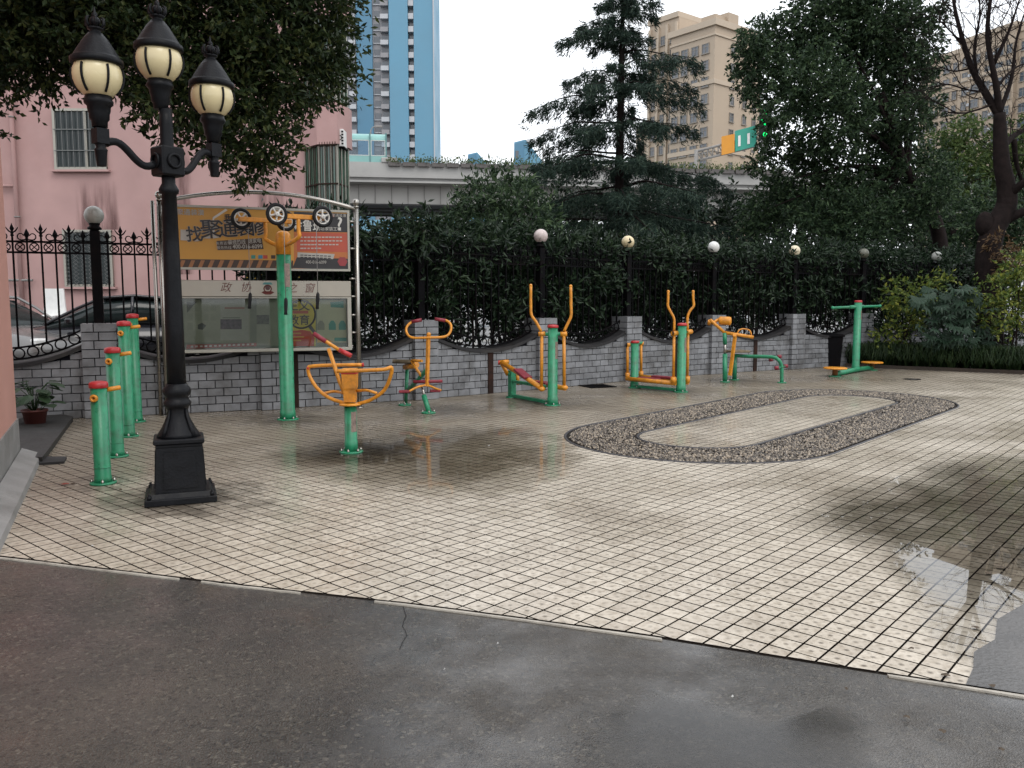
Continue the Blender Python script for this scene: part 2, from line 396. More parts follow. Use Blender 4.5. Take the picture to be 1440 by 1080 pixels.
def water_mat(name, tint, seed, edge=.07, rmin=.0, ior=1.5):
    """a thin clear film of rain water: sees through to what it lies on, mirrors at a grazing look"""
    m, nt, N, L, b = nodes(name); N.remove(b)
    out = N['Material Output']
    tr = N.new('ShaderNodeBsdfTransparent'); tr.inputs[0].default_value = tuple(tint) + (1,)
    gl = N.new('ShaderNodeBsdfGlossy'); gl.inputs['Roughness'].default_value = rmin
    fr = N.new('ShaderNodeFresnel'); fr.inputs[0].default_value = ior
    ms = N.new('ShaderNodeMixShader'); L.new(fr.outputs[0], ms.inputs[0]); L.new(tr.outputs[0], ms.inputs[1]); L.new(gl.outputs[0], ms.inputs[2])
    # the ragged edge where the film breaks up into damp tile
    at_ = N.new('ShaderNodeAttribute'); at_.attribute_name = 'rim'; at_.attribute_type = 'GEOMETRY'
    geo = N.new('ShaderNodeNewGeometry'); nz = N.new('ShaderNodeTexNoise'); nz.inputs['Scale'].default_value = 2.2; nz.inputs['Detail'].default_value = 9; nz.inputs['Roughness'].default_value = .62
    mp = N.new('ShaderNodeMapping'); mp.inputs['Location'].default_value = (seed, seed * .7, 0); L.new(geo.outputs['Position'], mp.inputs['Vector']); L.new(mp.outputs[0], nz.inputs['Vector'])
    ad = N.new('ShaderNodeMath'); ad.operation = 'ADD'; L.new(at_.outputs['Fac'], ad.inputs[0]); L.new(nz.outputs[0], ad.inputs[1])
    mr = N.new('ShaderNodeMapRange'); mr.inputs[1].default_value = .95 - edge; mr.inputs[2].default_value = .95 + edge; L.new(ad.outputs[0], mr.inputs[0])
    t2 = N.new('ShaderNodeBsdfTransparent'); m2 = N.new('ShaderNodeMixShader')
    L.new(mr.outputs[0], m2.inputs[0]); L.new(t2.outputs[0], m2.inputs[1]); L.new(ms.outputs[0], m2.inputs[2]); L.new(m2.outputs[0], out.inputs[0])
    return m
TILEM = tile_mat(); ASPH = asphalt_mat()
STREET = asphalt_mat('wet_street', (.10, .10, .10), (.15, .15, .145))
GROUT = plain('dark_joint', (.014, .011, .009), .8, var=.4, scale=8, bump=.4, bscale=60, stain=(.04, .03, .02), stain_amt=.4, spec=.15)
CEMENT = plain('wet_cement', (.080, .076, .072), .34, var=.25, scale=5, bump=.3, bscale=60, stain=(.035, .033, .031), stain_amt=.8)
KERBW = plain('pale_kerb', (.36, .33, .28), .6, var=.2, scale=12, bump=.3, stain=(.12, .1, .08), stain_amt=.6)

# ------------------------------------------------------------------ ground
tag(MB().sheet([(-900, -300), (900, -300), (900, 1500), (-900, 1500)], -.10).build('ground', plain('far_ground', (.10, .10, .095), .8, var=.2, scale=.05)), kind='structure')
EDGE = [(-9.0, 6.35), (-4.2, 4.80), (-2.718, 4.322), (-1.441, 3.916), (-.381, 3.600), (.493, 3.292), (1.259, 2.961), (1.60, 2.825), (2.05, 2.64), (3.1, 3.75), (4.2, 4.85), (9, 9.6)]
def edge_y(x):
    for (a, b) in zip(EDGE, EDGE[1:]):
        if a[0] <= x <= b[0]: return a[1] + (b[1] - a[1]) * (x - a[0]) / (b[0] - a[0])
    return 99
KERB_END = (9.0, -.35)
lower = [(1.60, 2.815), (9.0, -.35)]
road = MB().sheet([(-9, -6), (9, -6), (9, -.36)] + [(p[0], p[1] - .008) for p in EDGE[:8][::-1]], -.004).build('road', ASPH); tag(road, kind='structure')
cemp = MB().sheet([(1.60, 2.825), (9.0, -.34), (9.0, 10.0), (3.4, 4.62), (2.75, 3.95), (2.42, 3.78), (2.27, 3.60), (2.06, 3.43), (1.93, 3.22), (1.78, 3.10), (1.70, 2.96)], .004).build('cement_patch', CEMENT); tag(cemp, kind='structure')
# pale kerb line broken along the edge of the road
kerb = None
for i, (x0, x1) in enumerate([(-4.0, -1.62), (-1.50, -.98), (-.62, .60), (1.36, 2.6)]):
    k = MB(); n = 9
    top = []
    for j in range(n + 1):
        x = x0 + (x1 - x0) * j / n
        y = (edge_y(x) if x < 1.6 else 2.825 - .4275 * (x - 1.6)) - .021 + rng.uniform(-.004, .004); top.append((x, y, .5 * rng.random()))
    for (a, b2) in zip(top, top[1:]):
        w0, w1 = .006 + .008 * a[2], .006 + .008 * b2[2]
        k.add([(a[0], a[1] - w0, -.02), (b2[0], b2[1] - w1, -.02), (b2[0], b2[1] + w1, -.02), (a[0], a[1] + w0, -.02),
               (a[0], a[1] - w0, .003), (b2[0], b2[1] - w1, .003), (b2[0], b2[1] + w1, .003), (a[0], a[1] + w0, .003)],
              [[4, 5, 6, 7], [0, 1, 5, 4], [2, 3, 7, 6], [1, 2, 6, 5], [3, 0, 4, 7]])
    tag(k.build('kerb', KERBW), kind='structure')
# broken cement fillets where corner tiles are missing
# the paved square
WALL = [(-8.4, 8.15), (-6.55, 8.9), (-4.75, 9.62), (-2.95, 10.36), (-1.2, 11.40), (.50, 12.75), (2.0, 14.05), (3.75, 15.40), (5.6, 16.5), (7.35, 17.45), (9.45, 18.6), (11.7, 19.85), (14.2, 21.2)]
BED = [(6.85, 17.1), (7.45, 16.62), (9.44, 15.35), (13.0, 13.0)]
PAVE = EDGE + [(13.0, 13.0)] + BED[::-1] + [(p[0] + .05, p[1] + .1) for p in WALL[9::-1]]
def inside(p, poly):
    x, y = p[0], p[1]; c = False; j = len(poly) - 1
    for i in range(len(poly)):
        xi, yi = poly[i][0], poly[i][1]; xj, yj = poly[j][0], poly[j][1]
        if (yi > y) != (yj > y) and x < (xj - xi) * (y - yi) / (yj - yi) + xi: c = not c
        j = i
    return c
paving = tag(MB().sheet(PAVE, -.0075).build('pavement', GROUT), kind='structure')
paving['label'] = 'wet cream square-tiled pavement of the exercise yard'
# oval of pebbles let into the tiles, axis along the joints
OA, OB0, OB1, RO, RI = -3.99, 7.36, 11.50, 1.32, .585
def oval_d(p):
    a = p.dot(EA); b = p.dot(EB); bb = min(max(b, OB0), OB1)
    return math.hypot(a - OA, b - bb)
def clip_edge(poly):
    """cut a tile against the ragged front edge"""
    out = []; n = len(poly)
    sd_ = [p.y - edge_y(p.x) - .012 for p in poly]
    for i in range(n):
        j = (i + 1) % n
        if sd_[i] >= 0: out.append(poly[i])
        if (sd_[i] >= 0) != (sd_[j] >= 0):
            t = sd_[i] / (sd_[i] - sd_[j]); out.append(poly[i].lerp(poly[j], t))
    return out
hT, hB = .0457, .0463
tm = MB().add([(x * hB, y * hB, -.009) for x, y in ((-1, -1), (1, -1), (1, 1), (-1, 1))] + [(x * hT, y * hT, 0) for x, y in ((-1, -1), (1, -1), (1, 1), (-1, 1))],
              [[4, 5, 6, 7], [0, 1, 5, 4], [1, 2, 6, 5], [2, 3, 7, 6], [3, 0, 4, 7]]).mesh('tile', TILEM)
cells = []; cut = []; oval_cut = []
for i in range(-130, 150):
    for j in range(-90, 200):
        c = TO + EA * ((i + .5) * TILE) + EB * ((j + .5) * TILE)
        if c.y < 2.6 or c.y > 18.5 or abs(c.x) > .82 * c.y + 1.2: continue
        d = oval_d(c)
        if RI - .08 < d < RO + .08:
            if d < RI + .08 or d > RO - .08: oval_cut.append((c, d))
            continue
        ey = edge_y(c.x)
        if ey < 90 and c.y - ey < .09:
            if c.y - ey > -.09 and c.x < 2.2: cut.append(c)
            continue
        if not inside(c, PAVE): continue
        cells.append((c, d))
rot_t = math.atan2(EA.y, EA.x)
cells.sort(key=lambda q: q[0].length)
near = [c for c, d in cells if c.y > 2.7 and abs(c.x) < .613 * c.y][:300]; ns = set((round(c.x, 4), round(c.y, 4)) for c in near)
for c in near:
    link('tile', tm, paving, (c.x, c.y, rng.uniform(-.0008, .0008)), (rng.uniform(-.004, .004), rng.uniform(-.004, .004), rot_t))
base8 = np.array([[x * hB, y * hB, -.009] for x, y in ((-1, -1), (1, -1), (1, 1), (-1, 1))] + [[x * hT, y * hT, 0] for x, y in ((-1, -1), (1, -1), (1, 1), (-1, 1))])
Rm = np.array(Matrix.Rotation(rot_t, 3, 'Z')); base8 = base8 @ Rm.T
far = np.array([[c.x, c.y, rng.uniform(-.0006, .0006)] for c, d in cells if (round(c.x, 4), round(c.y, 4)) not in ns])
V = (far[:, None, :] + base8[None]).reshape(-1, 3)
Q = np.array([[4, 5, 6, 7], [0, 1, 5, 4], [1, 2, 6, 5], [2, 3, 7, 6], [3, 0, 4, 7]])
T = (np.arange(len(far))[:, None, None] * 8 + Q[None]).reshape(-1, 4)
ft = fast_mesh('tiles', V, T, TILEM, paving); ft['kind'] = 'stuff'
for c in cut:
    q = [c + EA * (x * hT) + EB * (y * hT) for x, y in ((-1, -1), (1, -1), (1, 1), (-1, 1))]
    q = clip_edge(q)
    if len(q) < 3: continue
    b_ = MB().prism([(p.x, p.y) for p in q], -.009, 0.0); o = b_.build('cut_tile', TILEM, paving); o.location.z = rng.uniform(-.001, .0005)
# tiles sawn to the curve of the oval
oc = MB()
for c, d in oval_cut:
    q = [c + EA * (x * hT) + EB * (y * hT) for x, y in ((-1, -1), (0, -1), (1, -1), (1, 0), (1, 1), (0, 1), (-1, 1), (-1, 0))]
    f_ = (lambda p: oval_d(p) - RO - .012) if d > (RI + RO) / 2 else (lambda p: RI - .004 - oval_d(p))
    sd_ = [f_(p) for p in q]; out = []
    for i in range(8):
        j = (i + 1) % 8
        if sd_[i] >= 0: out.append(q[i])
        if (sd_[i] >= 0) != (sd_[j] >= 0): out.append(q[i].lerp(q[j], sd_[i] / (sd_[i] - sd_[j])))
    if len(out) > 2: oc.prism([(p.x, p.y) for p in out], -.009, 0.0)
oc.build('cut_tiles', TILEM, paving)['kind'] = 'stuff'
# pebbles set on edge in the oval
PEB = leaf_mat('pebble', (.032, .027, .024), (.12, .098, .075), (.42, .345, .26), .3, 0.0, .4)
peb = []
L_str = OB1 - OB0
for k in range(21000):
    r_ = math.sqrt(nr.uniform((RI + .05) ** 2, (RO - .045) ** 2)); s_ = nr.uniform(0, 2 * L_str + 2 * PI * r_)
    if s_ < L_str: a, b, t = OA + r_, OB0 + s_, PI / 2
    elif s_ < L_str + PI * r_:
        an = (s_ - L_str) / r_; a, b, t = OA + r_ * math.cos(an), OB1 + r_ * math.sin(an), an + PI / 2
    elif s_ < 2 * L_str + PI * r_: a, b, t = OA - r_, OB1 - (s_ - L_str - PI * r_), -PI / 2
    else:
        an = PI + (s_ - 2 * L_str - PI * r_) / r_; a, b, t = OA + r_ * math.cos(an), OB0 + r_ * math.sin(an), an + PI / 2
    peb.append((a, b, t + nr.normal(0, .5)))
PV = []; PT = []
ico = np.array([[0, 0, 1], [.9, 0, .3], [.28, .85, .35], [-.73, .53, .3], [-.73, -.53, .35], [.28, -.85, .3], [0, 0, -1]])
icf = [[0, 1, 2], [0, 2, 3], [0, 3, 4], [0, 4, 5], [0, 5, 1], [6, 2, 1], [6, 3, 2], [6, 4, 3], [6, 5, 4], [6, 1, 5]]
for a, b, t in peb:
    p = EA * a + EB * b; w = TH
    ca, sa = math.cos(t - w), math.sin(t - w)
    s1, s2, s3 = nr.uniform(.011, .023), nr.uniform(.006, .012), nr.uniform(.009, .018)
    k = ico * [s1, s2, s3]; x = k[:, 0] * ca - k[:, 1] * sa + p.x; y = k[:, 0] * sa + k[:, 1] * ca + p.y
    PT += [[len(PV) + i for i in f] for f in icf]; PV += list(np.stack([x, y, k[:, 2] - .003], 1))
pebo = fast_mesh('pebbles', np.array(PV), np.array(PT), PEB, None, True); tag(pebo, 'oval ring of upright pebbles set into the tiles', 'pebbles', kind='stuff')
for R_, nm in ((RO, 'outer'), (RI + .015, 'inner')):
    k = MB(); ring = []
    for i in range(49): an = PI * i / 48; ring.append((OA + R_ * math.cos(an), OB1 + R_ * math.sin(an)))
    for i in range(49): an = PI + PI * i / 48; ring.append((OA + R_ * math.cos(an), OB0 + R_ * math.sin(an)))
    pts = [EA * a + EB * b + Vector((0, 0, -.004)) for a, b in ring]; pts.append(pts[0])
    k.tube(pts, .014, 6, caps=False); tag(k.build('oval_kerb', plain('dark_kerb_stone' + nm, (.035, .032, .034), .5, var=.3, scale=20, bump=.3)), kind='structure')

# rain water lying on the tiles and on the road
def puddle(name, poly, z, mat, inset=.55):
    if sum(a[0] * b2[1] - b2[0] * a[1] for a, b2 in zip(poly, poly[1:] + poly[:1])) < 0: poly = poly[::-1]
    c = Vector((sum(p[0] for p in poly) / len(poly), sum(p[1] for p in poly) / len(poly)))
    n = len(poly); vs = []; rim = []; rings = [1.0, .86, .7, .5, .25]
    for i, s_ in enumerate(rings):
        for p in poly: vs.append((c.x + (p[0] - c.x) * s_, c.y + (p[1] - c.y) * s_, z)); rim.append([0, .32, .55, .7, .8][i])
    vs.append((c.x, c.y, z)); rim.append(.85); fs = []
    for i in range(len(rings) - 1):
        for k in range(n): fs.append([i * n + k, i * n + (k + 1) % n, (i + 1) * n + (k + 1) % n, (i + 1) * n + k])
    m0 = (len(rings) - 1) * n
    for k in range(n): fs.append([m0 + k, m0 + (k + 1) % n, len(vs) - 1])
    o = MB().add(vs, fs).build(name, mat); at_ = o.data.attributes.new('rim', 'FLOAT', 'POINT'); at_.data.foreach_set('value', rim)
    return tag(o, kind='structure')
W1 = water_mat('rain_water', (.99, .98, .95), 3.1, .30, .0, 1.75)
puddle('puddle', [gp(*q).xy for q in [(1335, 965), (1285, 915), (1245, 850), (1220, 795), (1180, 775), (1120, 755), (1080, 725), (1110, 700), (1190, 672), (1290, 648), (1380, 632), (1480, 625), (1700, 640), (1850, 700), (1850, 800), (1750, 930), (1600, 1010), (1450, 1010)]], .0032, W1)
W2 = water_mat('rain_film', (.95, .93, .88), 8.4, .3, .05)
puddle('puddle', [gp(*q).xy for q in [(340, 640), (420, 612), (560, 596), (700, 592), (800, 606), (850, 640), (830, 668), (760, 700), (660, 712), (560, 700), (450, 690), (370, 668)]], .0030, W2)
W3 = water_mat('road_water', (.9, .89, .87), 5.5, .3, .12)
puddle('puddle', [gp(*q).xy for q in [(820, 1010), (900, 960), (1000, 985), (1090, 1010), (1180, 985), (1250, 1010), (1240, 1060), (1300, 1120), (1100, 1160), (900, 1130), (780, 1080)]], -.0015, W3)
# small dark repairs, a long crack and scraps on the road
ck = MB(); pts = [gp(567, 852), gp(569, 859), gp(571, 866), gp(568, 872), gp(566, 880), gp(570, 886), gp(572, 893), gp(566, 902), gp(562, 912)]
for a, b2 in zip(pts, pts[1:]):
    d = (b2 - a); n = Vector((-d.y, d.x, 0)).normalized() * .002
    ck.add([a - n + Vector((0, 0, -.0025)), a + n + Vector((0, 0, -.0025)), b2 + n + Vector((0, 0, -.0025)), b2 - n + Vector((0, 0, -.0025))], [[0, 1, 2, 3]])
tag(ck.build('crack', plain('crack_black', (.006, .006, .006), .9)), kind='structure')  # flat near-black strip along the line of the crack
LITTER = [plain('dry_leaf', (.06, .04, .022), .7, var=.3), plain('dead_red_leaf', (.22, .035, .02), .7, var=.3), plain('white_scrap', (.5, .5, .48), .7)]
spots = [(1275, 1012, .018, 0), (1325, 1032, .02, 0), (1408, 1058, .015, 0), (1330, 952, .03, 0), (1395, 968, .02, 0), (1190, 972, .01, 0), (700, 908, .008, 2), (1030, 983, .008, 2), (130, 770, .01, 2), (625, 945, .006, 2),
         (92, 682, .045, 1), (103, 682, .03, 0), (1390, 808, .03, 0), (1408, 800, .04, 0), (1366, 836, .02, 0), (688, 628, .02, 2), (1372, 885, .03, 0), (1281, 915, .02, 0), (440, 672, .01, 0), (170, 690, .02, 0), (158, 684, .02, 0)]
for i, (px, py, s_, k) in enumerate(spots):
    p = gp(px, py); m = MB(); a = rng.uniform(0, PI); n = 7; s_ *= .75
    vs = [(p.x + s_ * (1 if q % 2 else .7) * math.cos(a + 2 * PI * q / n), p.y + s_ * .55 * math.sin(a + 2 * PI * q / n), .006 + rng.uniform(0, .008)) for q in range(n)] + [(p.x, p.y, .016)]
    m.add(vs, [[q, (q + 1) % n, n] for q in range(n)])
    where = 'the tiles' if py < 900 and px < 1345 or py < 900 else 'the wet road'
    nm, lb = [('fallen_leaf', 'small curled brown leaf lying on ' + where), ('fallen_leaf', 'small red dead leaf lying on the tiles'), ('paper_scrap', 'tiny white scrap lying on ' + where)][k]
    tag(m.build(nm, LITTER[k], base=(p.x, p.y, 0)), lb, 'leaf' if k < 2 else 'scrap', 'litter on ' + where)

# ------------------------------------------------------------------ brick wall with sagging bays
wall = thing('brick_wall', 'low grey brick boundary wall with pillars and sagging curved bays', 'wall', (WALL[2][0], WALL[2][1], 0))
PW, BH, BL = .37, .0965, .192
PTOP = 1.09
bricks = []     # (centre, mesh builder) for each brick
def zcurve(u, L): t = 2 * u / L - 1; return .60 + .30 * min(1, abs(t)) ** 2.0
def frame(a, b):
    d = Vector((b[0] - a[0], b[1] - a[1], 0)); L = d.length; d /= L; n = Vector((-d.y, d.x, 0)); return Vector((a[0], a[1], 0)), d, n, L
def W3d(o, d, n, u, v, z): return o + d * u + n * v + Vector((0, 0, z))
FW = Vector((0, 0, 0))
for k in range(1, len(WALL) - 1):
    o, d, n, L = frame(WALL[k], WALL[k + 1])
    # core of the bay, its coping
    us = [L * i / 24 for i in range(25)]
    core = MB(); vs = []; fs = []
    for u in us:
        z = zcurve(u, L) - .004
        vs += [W3d(o, d, n, u, .012, -.03), W3d(o, d, n, u, .012, z), W3d(o, d, n, u, .20, z), W3d(o, d, n, u, .20, -.03)]
    for i in range(24):
        b0 = i * 4; fs += [[b0 + q, b0 + 4 + q, b0 + 4 + (q + 1) % 4, b0 + (q + 1) % 4] for q in range(3)]
    core.add(vs, fs).build('wall_span', MORTAR, wall)
    cop = MB(); vs = []; fs = []
    for u in us:
        z = zcurve(u, L)
        vs += [W3d(o, d, n, u, -.035, z), W3d(o, d, n, u, -.035, z + .045), W3d(o, d, n, u, .235, z + .06), W3d(o, d, n, u, .235, z)]
    for i in range(24):
        b0 = i * 4; fs += [[b0 + q, b0 + 4 + q, b0 + 4 + (q + 1) % 4, b0 + (q + 1) % 4] for q in range(4)]
    cop.add(vs, fs).build('coping', COPING, wall)
    for row in range(10):
        z0 = row * BH + .006; off = (row % 2) * BL / 2
        u = PW / 2 - BL + off
        while u < L - PW / 2:
            a0, a1 = max(u, PW / 2 - .03) + .006, min(u + BL, L - PW / 2 + .03) - .006; u += BL
            if a1 - a0 < .03: continue
            za, zb = min(z0 + BH - .012, zcurve(a0, L) - .002), min(z0 + BH - .012, zcurve(a1, L) - .002)
            if min(za, zb) - z0 < .008: continue
            y0 = rng.uniform(-.003, .002)
            vs = [W3d(o, d, n, a0, y0, z0), W3d(o, d, n, a1, y0, z0), W3d(o, d, n, a1, y0, zb), W3d(o, d, n, a0, y0, za),
                  W3d(o, d, n, a0 - .003, .014, z0 - .003), W3d(o, d, n, a1 + .003, .014, z0 - .003), W3d(o, d, n, a1 + .003, .014, zb + .003), W3d(o, d, n, a0 - .003, .014, za + .003)]
            c = (vs[0] + vs[2]) / 2
            bricks.append((c, vs, [[0, 1, 2, 3], [4, 5, 1, 0], [5, 6, 2, 1], [6, 7, 3, 2], [7, 4, 0, 3]]))
for k in range(2, len(WALL) - 1):
    o1, d1, n1, L1 = frame(WALL[k - 1], WALL[k + 1]); o = Vector((WALL[k][0], WALL[k][1], 0))
    rz = math.atan2(d1.y, d1.x)
    MB().box(o + n1 * .10 + Vector((0, 0, PTOP / 2 - .02)), (PW - .02, .30, PTOP + .02), rz).build('pillar', MORTAR, wall)
    nrow = 11; rh = PTOP / nrow
    for row in range(nrow):
        sp = (-PW / 2, 0.0, PW / 2) if row % 2 else (-PW / 2, -PW / 2 + PW * .36, PW / 2)
        for a, b2 in zip(sp, sp[1:]):
            w = b2 - a - .011; m = MB(); m.box(o + d1 * ((a + b2) / 2) + n1 * (.10 + rng.uniform(-.002, .002)) + Vector((0, 0, row * rh + rh / 2)), (w, .36, rh - .011), rz)
            bricks.append((o + Vector((0, 0, row * rh)) - n1 * .08, m.v, m.f))
def on_view(c):
    px = 720 + 1175 * c.x / c.y; return (-10 < px < 228 or 262 < px < 1250)
bricks.sort(key=lambda q: (not on_view(q[0]), q[0].length + (0 if q[0].x > -2.1 else 1.2)))
rest = MB()
for i, (c, vs, fs) in enumerate(bricks):
    if i < 300:
        m = MB().add(vs, fs); ob = link('brick', m.mesh('brick', BRICK, c), wall, c - wall.location)
    else: rest.add(vs, fs)
ro = rest.build('bricks', BRICKS, wall); ro['kind'] = 'stuff'
# rust-brown drain boxes let into the bays
for i, (k, t) in enumerate([(3, .12), (4, .52), (6, .5), (7, .48)]):
    o, d, n, L = frame(WALL[k], WALL[k + 1]); z = zcurve(t * L, L) - .004
    MB().box(W3d(o, d, n, t * L, -.002, z / 2), (.09, .03, z), math.atan2(d.y, d.x)).build('drain_strip', RUST, wall)
o, d, n, L = frame(WALL[3], WALL[4]); z = .7

# ------------------------------------------------------------------ iron fence on the wall
GL = [globe_mat('globe_' + a, c) for a, c in (('grey', (.36, .36, .33)), ('dull', (.10, .10, .075)), ('pinkish', (.52, .44, .42)), ('cream', (.66, .55, .34)), ('white', (.62, .62, .60)), ('ivory', (.66, .58, .42)))]
POSTN = ['left of the notice board', 'behind the notice board', 'in the hedge behind the exercise bike', 'above the walker with tilted pedal', 'between the two walkers', 'just left of the roller bench', 'just right of the roller bench', 'behind the waist twister', 'behind the fan-leaved shrub', 'behind the bare tree']
POSTC = ['grey', 'dull grey', 'dull greenish', 'pale pinkish', 'cream yellow', 'stained white', 'ivory', 'dull grey', 'greyish', 'greyish']
GM = [GL[0], GL[0], GL[1], GL[2], GL[3], GL[4], GL[5], GL[1], GL[0], GL[0]]
for i in range(10):
    k = i + 2; o = Vector((WALL[k][0], WALL[k][1], 0)); o1, d1, n1, L1 = frame(WALL[k - 1], WALL[k + 1]); rz = math.atan2(d1.y, d1.x)
    o = o + n1 * .10
    t = thing('globe_lamp', f'{POSTC[i]} globe lamp on black post {POSTN[i]}', 'lamp', (o.x, o.y, PTOP), group='globe lamps along the fence')
    MB().box(o + Vector((0, 0, PTOP + .53)), (.105, .105, 1.06), rz, bev=.008).build('post', IRON, t)
    MB().lathe([(.03, 0), (.075, .01), (.075, .03), (.05, .05), (.06, .07), (.06, .085)], o + Vector((0, 0, PTOP + 1.06)), 14).build('collar', IRON, t)
    MB().ball(o + Vector((0, 0, PTOP + 1.06 + .17)), .108, 20, 12).build('globe', GM[i], t)
# shared ornaments
def spear_tall():
    m = MB(); m.lathe([(.011, 0), (.011, .045), (.022, .055), (.012, .07), (.020, .085), (.010, .10), (.024, .13), (.006, .175), (.0, .195)], seg=6)
    for s_ in (-1, 1):
        m.tube([(0, 0, .085), (s_ * .03, 0, .10), (s_ * .055, 0, .135), (s_ * .062, 0, .15)], [.007, .009, .006, .002], 5)
    return m.mesh('finial', IRON)
def spear_low():
    m = MB(); m.lathe([(.011, 0), (.02, .015), (.012, .03), (.03, .065), (.022, .09), (.006, .125), (0, .135)], seg=6)
    return m.mesh('finial', IRON)
def scroll():
    m = MB()
    for s_ in (-1, 1):
        pts = []
        for q in range(11):
            a = -PI / 2 + q / 10 * 1.45 * PI; r_ = .042 - .017 * q / 10
            pts.append((s_ * (.055 + r_ * math.cos(a)), 0, .048 + r_ * math.sin(a)))
        m.tube([(0, 0, .012)] + pts, [.008] + [.008 - .0003 * q for q in range(11)], 5)
    return m.mesh('scroll', IRON)
def ringm():
    m = MB(); m.torus((0, 0, 0), .046, .007, (0, 1, 0), 14, 4)
    for a in (PI / 4, -PI / 4):
        m.box((0, 0, 0), (.10, .008, .010), M=Matrix.Rotation(a, 3, 'Y'))
    return m.mesh('ring', IRON)
def hoop(): return MB().torus((0, 0, 0), .056, .009, (0, 1, 0), 16, 5).mesh('hoop', IRON)
F_T, F_L, F_S, F_R, F_H = spear_tall(), spear_low(), scroll(), ringm(), hoop()
FN = ['behind the near pink wall corner', 'in front of the parked black car', 'behind the notice board', 'in front of the hedge left of the exercise bike', 'behind the exercise bike', 'behind the walker with a tilted pedal bar', 'behind the level-pedal walker', 'behind the roller bench', 'behind the black bin', 'behind the yellow-green shrub', 'behind the dark fan-leaved shrub']
for k in range(1, 12):
    o, d, n, L = frame(WALL[k], WALL[k + 1]); o = o + n * .10; rz = math.atan2(d.y, d.x)
    t = thing('iron_fence', f'black iron fence panel {FN[k-1]}', 'fence', (o.x, o.y, .6), group='iron fence panels on the wall')
    R3 = (0, 0, rz); O = t.location
    for z, h in ((1.885, .022), (2.005, .022)):
        MB().box(W3d(o, d, n, L / 2, 0, z), (L - .105, .03, h), rz).build('rail', IRON, t)
    for dz, r_ in ((.085, .012), (.215, .012)):
        pts = [W3d(o, d, n, .055 + (L - .11) * i / 20, 0, zcurve(.055 + (L - .11) * i / 20, L) + dz) for i in range(21)]
        MB().tube(pts, r_, 5).build('curved_rail', IRON, t)
    np_ = int(round(L / .145)); st = (L - .11) / np_
    for i in range(np_):
        u = .055 + st * (i + .5); zb = zcurve(u, L) + .20
        MB().box(W3d(o, d, n, u, 0, (zb + 2.01) / 2), (.019, .019, 2.01 - zb), rz).build('picket', IRON, t)
        P = lambda z: W3d(o, d, n, u, 0, z) - O
        link('finial', F_T if i % 2 else F_L, t, P(2.016), R3)
        if i % 2 == 0: link('scroll', F_S, t, P(2.016), R3)
        if i < np_ - 1: link('ring', F_R, t, W3d(o, d, n, u + st / 2, 0, 1.945) - O, R3)
        link('hoop', F_H, t, W3d(o, d, n, u, 0, zcurve(u, L) + .15) - O, R3)

# ------------------------------------------------------------------ three-headed street lamp
LP = Vector((-2.275, 5.64, 0))
lamp = thing('street_lamp', 'black cast iron street lamp with three cream globes beside the green posts', 'street lamp', LP)
rzl = math.radians(22)
m = MB(); m.box(LP + Vector((0, 0, .0225)), (.45, .45, .045), rzl, bev=.006); m.box(LP + Vector((0, 0, .06)), (.41, .41, .03), rzl, taper=.9); m.build('base_plate', BLACKP, lamp)
for sx in (-1, 1):
    for sy in (-1, 1):
        c = LP + Matrix.Rotation(rzl, 3, 'Z') @ Vector((sx * .195, sy * .195, .045))
        MB().lathe([(.016, 0), (.016, .022), (.009, .023), (.009, .04)], c, 6).build('bolt', BLACKP, lamp)
m = MB(); m.box(LP + Vector((0, 0, .225)), (.315, .315, .30), rzl, taper=.90, bev=0); m.build('pedestal', BLACKP, lamp)
for s_ in range(4):
    a = rzl + s_ * PI / 2; R = Matrix.Rotation(a, 3, 'Z')
    q = [R @ Vector((x, y, z)) for x, y, z in ((-.105, -.156, .10), (.105, -.156, .10), (.096, -.1445, .345), (-.096, -.1445, .345))]
    q2 = [p - R @ Vector((0, .008, 0)) for p in q]
    m = MB(); m.add([LP + p for p in q] + [LP + p for p in q2], [[4, 5, 6, 7], [0, 1, 5, 4], [1, 2, 6, 5], [2, 3, 7, 6], [3, 0, 4, 7]]); m.build('pedestal_panel', BLACKP, lamp)
m = MB(); m.box(LP + Vector((0, 0, .385)), (.295, .295, .02), rzl, bev=.004); m.box(LP + Vector((0, 0, .412)), (.32, .32, .034), rzl, bev=.008); m.build('cornice', BLACKP, lamp)
m = MB(); m.lathe([(.142, .43), (.13, .455), (.108, .49), (.088, .53), (.072, .57), (.066, .61), (.072, .63), (.086, .64), (.09, .665), (.076, .68), (.070, .70), (.086, .715), (.092, .74), (.086, .76), (.072, .775), (.066, .79)], LP, 24)
m.build('neck', BLACKP, lamp)
for s_ in range(4):
    a = rzl + s_ * PI / 2 + PI / 4; dv = Vector((math.cos(a), math.sin(a), 0))
    MB().tube([LP + dv * .135 + Vector((0, 0, .435)), LP + dv * .115 + Vector((0, 0, .49)), LP + dv * .085 + Vector((0, 0, .56)), LP + dv * .07 + Vector((0, 0, .62))], [.018, .016, .011, .007], 6).build('acanthus_leaf', BLACKP, lamp)
m = MB(); m.lathe([(.062, .79), (.058, 1.2), (.052, 1.7), (.047, 2.05), (.060, 2.055), (.064, 2.08), (.054, 2.10), (.043, 2.12), (.041, 2.5), (.040, 2.60)], LP, 20); m.build('shaft', BLACKP, lamp)
rb = math.radians(52)
m = MB(); m.box(LP + Vector((0, 0, 2.26)), (.16, .16, .19), rb, bev=.012); m.build('junction_box', BLACKP, lamp)
for s_ in range(4):
    a = rb + s_ * PI / 2; dv = Vector((math.cos(a), math.sin(a), 0))
    MB().torus(LP + dv * .088 + Vector((0, 0, 2.26)), .042, .010, dv, 14, 5).build('rosette', BLACKP, lamp)
